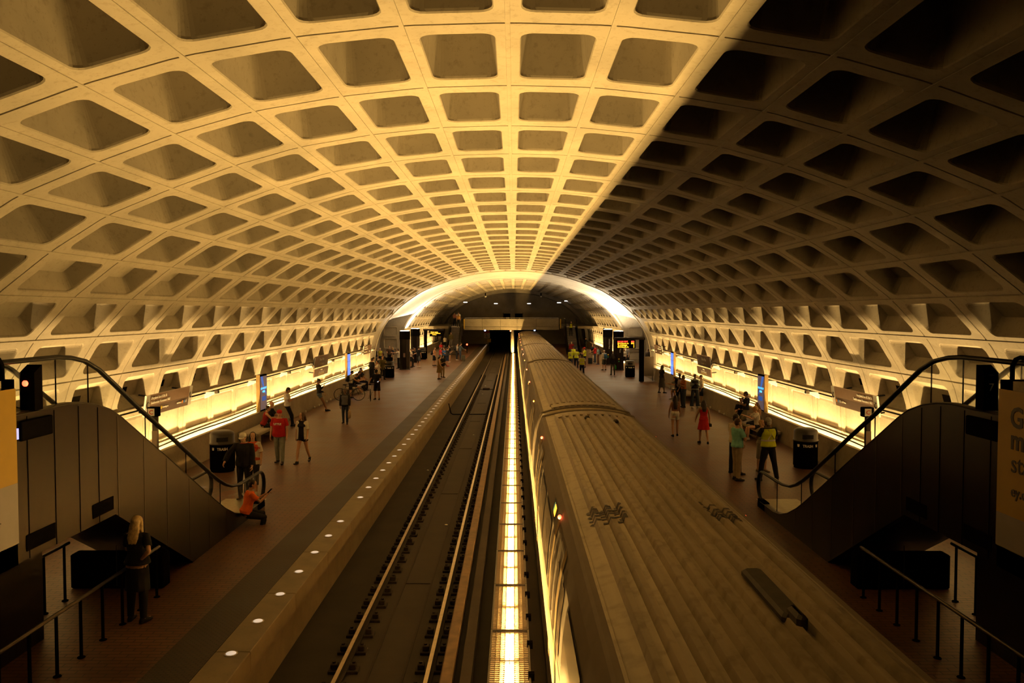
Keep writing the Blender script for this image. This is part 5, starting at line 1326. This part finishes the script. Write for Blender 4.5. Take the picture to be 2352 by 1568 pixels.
def bike(x, y, rz, label, frame_col, tilt=0):
    t = thing('bicycle', label, 'bicycle', (x, y, 0), rz); r = .34; wb = 1.02
    fm = mat('bike frame %.2f' % frame_col[0], frame_col, .4, .3)
    for xx, nm in ((0,'rear_wheel'),(wb,'front_wheel')):
        mb = MB(); mb.tube([(xx+r*math.cos(2*PI*k/28), 0, r+.02+r*math.sin(2*PI*k/28)) for k in range(28)], .018, 6, closed=True); w = mb.build(nm, M_rubber, t)
        mb = MB()
        for k in range(9): a = 2*PI*k/9; mb.tube([(xx,0,r+.02),(xx+r*math.cos(a),0,r+.02+r*math.sin(a))], .0025, 4)
        mb.tube([(xx,-.03,r+.02),(xx,.03,r+.02)], .02, 8); mb.build('spokes', M_dsteel, w)
    z = r+.02; bb = (.43,0,.29); st = (.30,0,.80); hd = (.83,0,.80); hl = (.86,0,.68)
    mb = MB()
    for p, q, rr in ((bb,st,.017),(st,hd,.017),(bb,hl,.020),((0,0,z),st,.010),((0,0,z),bb,.011),(hd,(wb,0,z),.014),(hd,(.80,0,.92),.014)): mb.tube([p, q], rr, 6)
    mb.build('frame', fm, t)
    mb = MB(); mb.tube([(.92,-.27,.95),(.83,-.22,.93),(.80,0,.92),(.83,.22,.93),(.92,.27,.95)], .013, 6); mb.build('handlebar', M_black, t)
    mb = MB(); mb.ell((.26,0,.90), .13,.07,.03, 10, 6); mb.tube([(.30,0,.80),(.28,0,.89)], .013, 6); mb.build('saddle', M_black, t)
    mb = MB(); mb.tube([(.43,-.06,.29),(.43,-.07,.29),(.50,-.08,.14)], .010, 6); mb.box(.46,.54,-.14,-.08,.13,.15); mb.tube([(.43,.06,.29),(.36,.08,.44)], .010, 6); mb.box(.32,.40,.08,.14,.43,.45); mb.build('crank', M_dsteel, t)
    return t
x, y = at(780,921); bike(x, y, .12, 'black bicycle standing in front of the striped shirt', (.02,.02,.022))
x, y = at(846,921); bike(x-.05, y+.65, math.radians(-78), 'pale framed bicycle held by the cyclist in black', (.40,.38,.35))
# ---- group by the far left trash can and pylons
LG = [
 ('g1','woman in white blouse with folded arms left of the drum-topped trash can', (868,885), 250,1.68,'f',STAND,CROSS,S_M,('short',H_DK),(WHT,'short',.016,-.06),('skirt',(.5,.44,.36),.45,.03),K),
 ('g2','young man in white T-shirt carrying a backpack near the left parapet end', (856,875), 60,1.70,'m',STAND,PHONE2,S_L,('short',H_DK),(WHT,'short',.012),('pants',DJ),(.5,.48,.44)),
 ('g3','person in black leaning at the end of the left parapet', None, 40,1.74,'m',STAND,LOOSE,S_M,('short',H_DK),(K,'long',.014),('pants',K),K),
 ('g4','man in long olive jacket behind the white blouse, left of the trash can', (878,872), 150,1.74,'m',STAND,PHONE,S_M,('short',H_DK),(OLV,'long',.03,-.22),('pants',K),K),
 ('g5','man in black jacket and tan trousers facing the group, left of the trash can', (880,863), 230,1.78,'m',STAND,PHONE2,S_B,('short',H_DK),(K,'long',.018),('pants',TAN),K),
 ('g6','grey haired person in yellow shirt behind the group in the bay', (873,842), 200,1.70,'f',STAND,LOOSE,S_L,('short',H_GR),((.50,.46,.06),'short',.012),('pants',DJ),K),
 ('g7','person in black far left in the bay, beside the vault end', (862,842), 90,1.72,'m',STAND,LOOSE,S_B,('short',H_DK),(K,'long',.014),('pants',K),K),
 ('g8','man in brown T-shirt gesturing behind the drum-topped trash can', (894,838), 170,1.80,'m',STAND,((24,10,70,10),(24,10,60,10)),S_L,('short',H_BR),((.09,.055,.035),'short',.012),('pants',K),K),
 ('g9','blonde woman in dark top turned to the man in brown', (902,838), 260,1.68,'f',STAND,LOOSE,S_L,('long',H_LB),(NAVY,'short',.01),('shorts',TAN,.8),TAN),
 ('g10','man in white shirt stretching an arm to the left beside the nearer left pylon', (915,846), 270,1.74,'m',STAND,((80,10,10,0),(4,6,10,0)),S_M,('short',H_DK),(WHT,'short',.012),('pants',K),K),
 ('g11','person in white top right of the nearer left pylon', (943,844), 90,1.68,'f',STAND,PHONE,S_M,('short',H_DK),(WHT,'short',.01),('shorts',K,.8),K),
 ('g12','person in black with bent arm between the two left pylons', (948,842), 80,1.72,'m',STAND,PHONE2,S_L,('short',H_DK),(K,'short',.012),('pants',K),K),
 ('g13','man in black T-shirt, grey shorts and white shoes right of the left pylons', (961,843), 30,1.86,'m',STAND,LOOSE,S_L,('short',H_DK),(K,'short',.014),('shorts',(.06,.06,.065),.95),WHT),
 ('g14','person whose head shows above the trash can by the left arrival board', (973,796), 180,1.68,'f',STAND,LOOSE,S_M,('short',H_BR),((.20,.05,.02),'short',.01),('pants',K),K),
 ('g15','woman in olive dress reading a phone near the platform edge', (1008,871), 84,1.68,'f',STAND,PHONE,S_M,('pony',H_DK),((.15,.095,.025),'none',.012,-.02),('skirt',(.15,.095,.025),.44,.06),K),
 ('g16','man in black shirt and khaki trousers beside the olive dress', (1016,867), 30,1.72,'m',STAND,PHONE,S_B,('short',H_DK),(K,'short',.022,-.06),('pants',(.20,.14,.06)),K),
 ('g17','person with black shoulder bag standing left of the red shirts', (997,840), 110,1.70,'f',STAND,PHONE,S_L,('short',H_BR),((.55,.28,.16),'short',.012),('shorts',K,.95),K),
 ('g18','person in red T-shirt at the back of the crowd by the far left escalator', (1012,823), 120,1.74,'m',STAND,LOOSE,S_M,('short',H_DK),(RED,'short',.014),('pants',DJ),K),
 ('g19','woman in red T-shirt in front of the first red shirt', (1011,838), 110,1.66,'f',STAND,PHONE,S_L,('bob',H_BR),((.50,.03,.03),'short',.012),('shorts',JEAN,.7),WHT),
 ('g20','person in blue shirt amid the crowd by the far left escalator', (1020,839), 200,1.64,'f',STAND,PHONE,S_M,('short',H_DK),((.03,.10,.30),'short',.012),('pants',K),K),
 ('g21','person in black and white sportswear with dark shorts in the crowd', (1027,841), 60,1.74,'m',STAND,((40,8,80,20),(40,8,80,20)),S_M,('short',H_DK),((.03,.03,.035),'short',.018),('shorts',NAVY,.98),RED),
 ('g22','woman at the right of the crowd raising a phone, pale shoes', (1033,832), 250,1.70,'f',STAND,((50,8,80,20),(50,8,80,20)),S_L,('pony',H_BR),(K,'short',.012),('shorts',(.05,.05,.05),.4),WHT),
 ('g23','person in white shirt with dark shoulder strap beside the far parapet', (1022,801), 20,1.72,'m',STAND,LOOSE,S_M,('short',H_DK),(WHT,'short',.012),('pants',K),K),
 ('g24','person in the crowd holding a child high, dark shirt', (1019,834), 150,1.74,'m',STAND,PHONE2,S_B,('short',H_DK),((.05,.03,.025),'short',.012),('pants',(.07,.06,.05)),K),
 ('g25','person with white jacket tied at the waist, left of the denim jacket', (1049,827), 60,1.72,'f',STAND,LOOSE,S_L,('short',H_DK),(WHT,'short',.014),('pants',K),WHT),
 ('g26','man in denim jacket holding a suitcase handle near the platform edge', (1057,828), 70,1.80,'m',STAND,((8,6,10,0),(34,8,30,0)),S_L,('short',H_DK),((.06,.09,.13),'long',.012),('pants',DJ),(.12,.05,.03)),
 ('g27','woman in tan top near the top of the far left escalator', None, 175,1.68,'f',STAND,LOOSE,S_M,('long',H_BR),((.42,.20,.05),'short',.01),('pants',K),WHT),
 ('g28','person in olive jacket and grey trousers halfway up the far left escalator', None, 178,1.72,'m',W_(8),LOOSE,S_M,('short',H_BR),(OLV,'long',.014),('pants',GREY),WHT),
 ('g29','person in white and red shirt at the very top of the far left escalator', None, 0,1.76,'m',STAND,LOOSE,S_L,('short',H_BR),(WHT,'short',.014),('pants',JEAN),K),
 ('g30','second person standing at the top left of the far left escalator', None, 10,1.70,'f',STAND,LOOSE,S_L,('short',H_BR),((.35,.14,.10),'short',.012),('pants',K),K),
]
SPEC = {'g3':(-9.93,55.9,0),'g27':(-6.72,91.4+6.35,3.09),'g28':(-7.35,91.4+2.62,.85),'g29':(-6.85,91.4+8.3,3.222),'g30':(-7.35,91.4+8.7,3.222)}
for key, lb, pp, fc, hh, sx, lg, ar, sk, hr, tp, bt, sh in LG:
    p = SPEC[key] if pp is None else at(*pp)
    person(key, lb, p, fc, hh, sx, lg, ar, 2, 0, (8,0), sk, hr, tp, bt, sh, build=random.uniform(.97,1.08))
P_ = PEOPLE
backpack(P_['g2'], 'dark backpack of the young man in white near the left parapet end', (.02,.02,.022))
backpack(P_['g5'], 'black backpack on the man in black jacket left of the trash can', K)
backpack(P_['g17'], 'black shoulder pack of the person left of the red shirts', K)
backpack(P_['g25'], 'black backpack of the person with the white jacket', K)
phone(P_['g15'], -1, 'phone read by the woman in the olive dress')
x, y = at(1064,829); suitcase(x, y, 'grey green suitcase beside the man in denim jacket', (.07,.07,.05), .2)
# ---- right platform, foreground
a = person('teal', 'man in teal polo shirt and khaki trousers standing with folded arms', at(1696,1104), 72, 1.82, 'm', STAND, CROSS, 0, 0, (0,6), S_L, ('short',H_BR), (TEAL,'short',.014,.0), ('pants',TAN), (.02,.016,.014), build=1.06)
overlay(a, 'belt', .095, .125, .026, K)
person('behind_teal', 'man in cream T-shirt and navy trousers standing behind the teal polo', at(1691,1090), 62, 1.84, 'm', ((2,3,9),(2,3,9)), ((6,5,10,0),(6,5,10,0)), 0, 0, (6,0), S_M, ('short',H_DK), ((.55,.47,.36),'short',.012,-.02), ('pants',NAVY), K, build=1.08)
a = person('worker', 'station worker in yellow safety vest and black trousers, seen from behind', at(1768,1107), -14, 1.88, 'm', ((10,4,9),(-6,6,10)), ((26,20,70,10),(18,24,60,0)), 2, 0, (0,-28), S_D, ('short',H_GR), (K,'short',.014), ('pants',K), K, build=1.1)
overlay(a, 'safety_vest', .02, .51, .040, HIVIS); stripes(a)
a = person('lady', 'short woman with blonde bob in patterned grey dress talking to the worker', at(1753,1085), 160, 1.62, 'f', STAND, PHONE2, 0, 0, (-16,-30), S_L, ('bob',H_LB), ((.30,.27,.22),'long',.012,.0), ('skirt',(.26,.235,.19),.50,.01), (.2,.15,.1))
t = carried(a, 'crossbody_bag', 'small red brown crossbody bag of the woman in the patterned dress', 'bag', None, None)
mb = MB(); c = a['spine'](-.14) + a['fw']*.17 - a['rt']*.10; mb.obox(c, a['rt']*.075, a['fw']*.03, Vector((0,0,.095))); mb.build('pouch', cloth((.25,.05,.02)), t)
MB().tube([c + Vector((0,0,.09)), a['spine'](.10)+a['fw']*.165-a['rt']*.06, a['spine'](.34)+a['fw']*.165+a['rt']*.05, a['spine'](.53)+a['fw']*.03+a['rt']*.085], .008, 6).build('strap', cloth((.25,.05,.02)), t)
a = person('shorts', 'woman with long black hair in white shorts walking away along the right platform', at(1552,1003), 4, 1.66, 'f', WR(14), ((-6,16,14,0),(8,8,10,0)), 0, 0, (0,0), S_M, ('longer',H_DK), ((.24,.10,.06),'strap',.004,.16), ('shorts',WHT,.42), K)
t = carried(a, 'purse', 'tiny pale purse hanging behind the white shorts', 'bag', None, None); MB().obox(a['spine'](-.09)-a['fw']*.19+a['rt']*-.07, a['rt']*.07, a['fw']*.03, Vector((0,0,.045))).build('pouch', cloth((.45,.30,.24)), t)
MB().tube([a['spine'](-.05)-a['fw']*.175+a['rt']*-.10, a['spine'](.25)-a['fw']*.14, a['spine'](.53)-a['fw']*.05+a['rt']*.09], .004, 5).build('strap', cloth(K), t)
a = person('reddress', 'woman with black bob in backless red dress walking away along the right platform', at(1618,1020), 2, 1.66, 'f', W_(16), ((14,20,16,0),(-6,12,12,0)), 0, 0, (0,0), S_M, ('long',H_DK), (RED,'strap',.004,.10), ('skirt',RED,.36,.06), K)
bag(a, 1, 'small black purse in the right hand of the woman in red', K, .07, .11, .05, 'purse', .02)
a = person('leaner', 'person in black top leaning on the right wall with a phone', (9.74,33.1), 286, 1.70, 'f', ((12,4,4),(28,20,4)), PHONE2, -6, 0, (26,0), S_B, ('short',H_DK), (K,'short',.01,.02), ('shorts',(.16,.14,.10),.95), WHT)
phone(a, 1, 'phone of the person leaning on the right wall')
a = person('bench_man', 'seated man in black T-shirt on the right bench, facing the camera', (9.72,33.6), 200, 1.76, 'm', ((85,84,6),(85,84,6)), PHONE2, 6, 0, (4,0), S_L, ('curly',H_BR), (K,'short',.014), ('shorts',K,.9), K, seat=.46)
a = person('bench_woman', 'seated blonde woman in patterned white shirt on the right bench, in profile', (9.62,31.0), 270, 1.70, 'f', ((88,86,4),(80,70,4)), ((44,10,60,10),(44,10,60,10)), 10, 0, (0,10), S_L, ('pony',H_LB), ((.55,.50,.44),'short',.016), ('shorts',K,.4), WHT, seat=.46)
for q in (-1, 1):
    mb = MB(); mb.tube([a['spine'](.10)-a['fw']*.15+a['rt']*q*.12, a['spine'](.30)-a['fw']*.155, a['spine'](.47)-a['fw']*.11-a['rt']*q*.10], .012, 6); mb.build('dark_stripe', cloth(K), a['t'])
a = person('bench_third', 'seated woman with long dark hair at the far side of the right bench', (9.98,32.2), 250, 1.68, 'f', ((86,84,5),(86,84,5)), PHONE2, 2, 0, (10,0), S_M, ('long',H_BR), ((.30,.18,.11),'short',.01), ('pants',K), K, seat=.46)
t = thing('handbag', 'tan handbag on the right bench behind the patterned shirt', 'bag', (10.05,31.15,.462)); mb = MB()
mb.loft([[(w*x, d*y_, z) for x, y_ in ((-1,-.6),(-.7,-1),(.7,-1),(1,-.6),(1,.6),(.7,1),(-.7,1),(-1,.6))] for z, w, d in ((.0,.12,.08),(.03,.15,.10),(.25,.13,.09),(.32,.09,.05))]).build('body', cloth((.30,.20,.10)), t, True)
MB().tube([(-.08,0,.31),(-.05,0,.46),(.05,0,.46),(.08,0,.31)], .010, 6).build('handle', cloth((.25,.16,.08)), t)
# ---- right platform, middle group at the wall
RG = [
 ('r1','woman in black dress with pale pattern at the left of the right wall group', (1521,903), 60,1.72,'f',WR(8),LOOSE,S_D,('long',H_DK),(K,'short',.012,.04),('skirt',(.05,.045,.045),.58,.05),K),
 ('r3','person seen from behind in black with cream cap and backpack', (1562,933), 4,1.76,'m',STAND,LOOSE,S_D,('short',H_DK,(.50,.42,.32)),(K,'short',.016),('pants',K),K),
 ('r4','woman in dark orange top and jeans beside the lilac backpack', (1571,936), 250,1.68,'f',STAND,PHONE,S_B,('bob',H_DK),((.25,.07,.02),'short',.01),('pants',DJ),K),
 ('r5','woman in open denim jacket and wide dark jeans facing the camera', (1597,936), 186,1.74,'f',((2,2,7),(2,2,7)),PHONE2,S_D,('bun',H_DK),((.20,.25,.27),'long',.018,.0),('wide',DJ),WHT),
 ('r6','person in white shirt and dark trousers at the wall right of the denim jacket', (1612,930), 270,1.60,'f',STAND,LOOSE,S_M,('short',H_DK),(WHT,'short',.01),('shorts',NAVY,.9),WHT),
]
for key, lb, pp, fc, hh, sx, lg, ar, sk, hr, tp, bt, sh in RG:
    person(key, lb, at(*pp), fc, hh, sx, lg, ar, 0, 0, (8 if key != 'r3' else 0,0), sk, hr, tp, bt, sh)
person('r2', 'man in grey T-shirt and shorts crouched on the right bench by the wall', (9.55,45.5), 250, 1.72, 'm', ((86,92,8),(86,92,8)), ((40,8,40,10),(40,8,40,10)), 24, 0, (16,0), S_M, ('short',H_DK), (GREY,'short',.014), ('shorts',(.12,.11,.10),.9), WHT, seat=.45)
t = thing('concrete_bench', 'low concrete bench under the crouched man in grey on the right platform', 'bench', (9.87,44.0,0)); mb = MB(); mb.bbox(-.38,.38,0,3.6,.32,.45,.03); mb.build('seat', M_parapet, t); mb = MB(); mb.box(-.2,.25,.5,3.0,.002,.32); mb.build('support', M_parapet, t)
backpack(P_['r3'], 'lilac grey backpack on the person in the cream cap', (.27,.21,.24))
overlay(P_['r5'], 'dark_top', .05, .49, .034, K).location.y = .03
phone(P_['r4'], 1, 'phone of the woman in the dark orange top')
# ---- right platform, far group
FG = [
 ('f1','worker in yellow vest with arms crossed over at the front of the yellow group', (1337,866), 2,1.72,'m',STAND,((20,14,40,10),(6,14,20,0)),S_D,('short',H_DK),(WHT,'short',.014),('pants',NAVY),K),
 ('f2','worker in yellow jacket with dark ponytail, leftmost of the yellow group', (1311,847), 8,1.72,'f',STAND,PHONE2,S_B,('pony',H_DK),(HIVIS,'long',.024,-.06),('pants',NAVY),K),
 ('f3','second yellow worker from behind, between the ponytail and the red cap', (1324,846), 14,1.72,'m',STAND,PHONE2,S_B,('short',H_DK),(HIVIS,'short',.018,-.02),('pants',NAVY),K),
 ('f4','worker in yellow shirt facing the group from behind, dark cap', (1317,838), 190,1.74,'m',STAND,PHONE2,S_M,('short',H_DK,K),(HIVIS,'short',.018,-.02),('pants',NAVY),K),
 ('f5','worker in yellow shirt, red cap and black shorts at the right of the yellow group', (1343,844), 270,1.80,'m',STAND,PHONE2,S_L,('short',H_BR,RED),(HIVIS,'short',.02,.06),('shorts',K,.95),K),
 ('f6','man in black T-shirt and tan trousers holding a black suitcase', (1361,831), 190,1.76,'m',STAND,((22,8,40,14),(22,8,20,14)),S_L,('buzz',H_BR),(K,'short',.014),('pants',TAN),K),
 ('f7','man in red shirt with cap, third from the right pylon', (1367,834), 280,1.72,'m',STAND,((40,8,40,14),(6,8,12,0)),S_L,('short',H_BR),(RED,'short',.014),('pants',DJ),(.3,.3,.3)),
 ('f8','person in light blue shirt with dark bag beside the red shirt', (1374,837), 280,1.70,'f',STAND,LOOSE,S_M,('short',H_DK),((.25,.42,.48),'short',.012),('pants',(.10,.05,.03)),(.05,.10,.25)),
 ('f9','older man in cream long sleeved shirt and dark shorts with a blue backpack', (1388,850), 330,1.72,'m',STAND,LOOSE,S_L,('buzz',H_GR),(WHT,'long',.014),('shorts',(.05,.055,.05),.95),K),
 ('f10','person in black top with a green bag in front of the right pylons', (1408,861), 350,1.70,'f',STAND,LOOSE,S_D,('long',H_DK),(K,'long',.02,-.10),('pants',(.09,.08,.065)),K),
 ('f11','woman with long dark hair in white top right of the nearer right pylon', (1434,843), 200,1.66,'f',STAND,LOOSE,S_L,('long',H_DK),(WHT,'short',.012),('shorts',K,.8),WHT),
 ('f12','man in grey shirt, cream cap and black shorts right of the right pylons', (1442,840), 240,1.80,'m',STAND,LOOSE,S_L,('short',H_GR,WHT),((.16,.17,.19),'short',.014),('shorts',K,.95),K),
 ('f13','woman in black dress holding out a phone in the right bay', (1462,829), 270,1.70,'f',STAND,((46,8,40,0),(46,8,40,0)),S_L,('bun',H_DK),(K,'none',.006,.0),('skirt',K,.42,.05),K),
 ('f14','man behind the black dress in the right bay', (1457,822), 200,1.74,'m',STAND,LOOSE,S_B,('short',H_DK),((.10,.05,.035),'short',.012),('pants',K),K),
 ('f15','man in dark red jacket at the foot of the far right escalator', (1313,822), 0,1.78,'m',STAND,LOOSE,S_L,('buzz',H_GR),(DRED,'long',.018),('pants',K),K),
 ('f17','man in dark jacket by the far right lit wall, arm raised on the parapet', (1345,808), 60,1.80,'m',STAND,((10,8,14,0),(60,20,20,0)),S_M,('short',H_DK),((.035,.04,.045),'long',.018),('pants',(.06,.055,.05)),K),
 ('f18','person in dark clothes half hidden by the right vault end', (1494,838), 200,1.72,'m',STAND,LOOSE,S_B,('short',H_DK),((.04,.03,.025),'long',.014),('pants',K),K),
]
for key, lb, pp, fc, hh, sx, lg, ar, sk, hr, tp, bt, sh in FG:
    person(key, lb, at(*pp) if key != 'f18' else (11.9,70), fc, hh, sx, lg, ar, 0, 0, (4,0), sk, hr, tp, bt, sh, build=random.uniform(.98,1.08))
person('f16', 'worker in yellow vest standing on the far right escalator', (6.98,91.4+4.85,2.092), 175, 1.74, 'm', STAND, PHONE2, 0, 0, (14,0), S_B, ('short',H_DK), (K,'short',.01), ('pants',K), K)
overlay(P_['f16'], 'safety_vest', .04, .51, .036, HIVIS)
for q in ('f1','f3'): overlay(P_[q], 'safety_vest', .02, .51, .040, HIVIS); stripes(P_[q])
stripes(P_['f2'])
backpack(P_['f9'], 'blue backpack of the older man in cream', (.02,.07,.14))
backpack(P_['f8'], 'dark shoulder bag of the person in light blue', (.03,.03,.03))
bag(P_['f10'], 1, 'bright green bag of the person in black before the right pylons', (.02,.30,.05), .12, .30, .06, 'tote', .1)
x, y = at(1356,836); suitcase(x, y, 'black suitcase beside the man in tan trousers', K, .1)
bag(P_['f7'], 1, 'white plastic bag held by the man in the red shirt', WHT, .10, .30, .05, 'tote', .15)
# ------------------------------------------------------------------ lights
def strip_light(name, loc, rot, sx, sy, e, col=WARM):
    l = bpy.data.lights.new(name, 'AREA'); l.shape = 'RECTANGLE'; l.size = sx; l.size_y = sy; l.energy = e; l.color = col
    o = bpy.data.objects.new(name, l); C.objects.link(o); o.location = loc; o.rotation_euler = rot; return o
# wall-wash lamps hidden in the troughs behind both parapets: their tubes are the lamps themselves
w = bpy.data.worlds.new('World'); sc.world = w; w.use_nodes = True
bg = w.node_tree.nodes['Background']; bg.inputs['Color'].default_value = (.9,.55,.3,1); bg.inputs['Strength'].default_value = 0.0
# ------------------------------------------------------------------ camera
cd = bpy.data.cameras.new('camera'); cam = bpy.data.objects.new('camera', cd); C.objects.link(cam)
cd.sensor_width = 36; cd.lens = F/2352*36; cd.clip_start = .05; cd.clip_end = 400
cam.location = (CX, 0, CZ); cam.rotation_euler = (math.radians(90) - math.atan(68/F), 0, math.atan(4/F))
sc.camera = cam
sc.view_settings.view_transform = 'Standard'; sc.view_settings.look = 'None'; sc.view_settings.gamma = 1
sc.view_settings.exposure = 0.0; sc.view_settings.use_curve_mapping = False
sc.cycles.use_denoising = True
sc.cycles.max_bounces = 4; sc.cycles.diffuse_bounces = 2; sc.cycles.glossy_bounces = 2; sc.cycles.transparent_max_bounces = 12; sc.cycles.transmission_bounces = 2
sc.cycles.sample_clamp_indirect = 6.0; sc.cycles.caustics_reflective = False; sc.cycles.caustics_refractive = False
sc.cycles.use_adaptive_sampling = True; sc.cycles.adaptive_threshold = 0.03
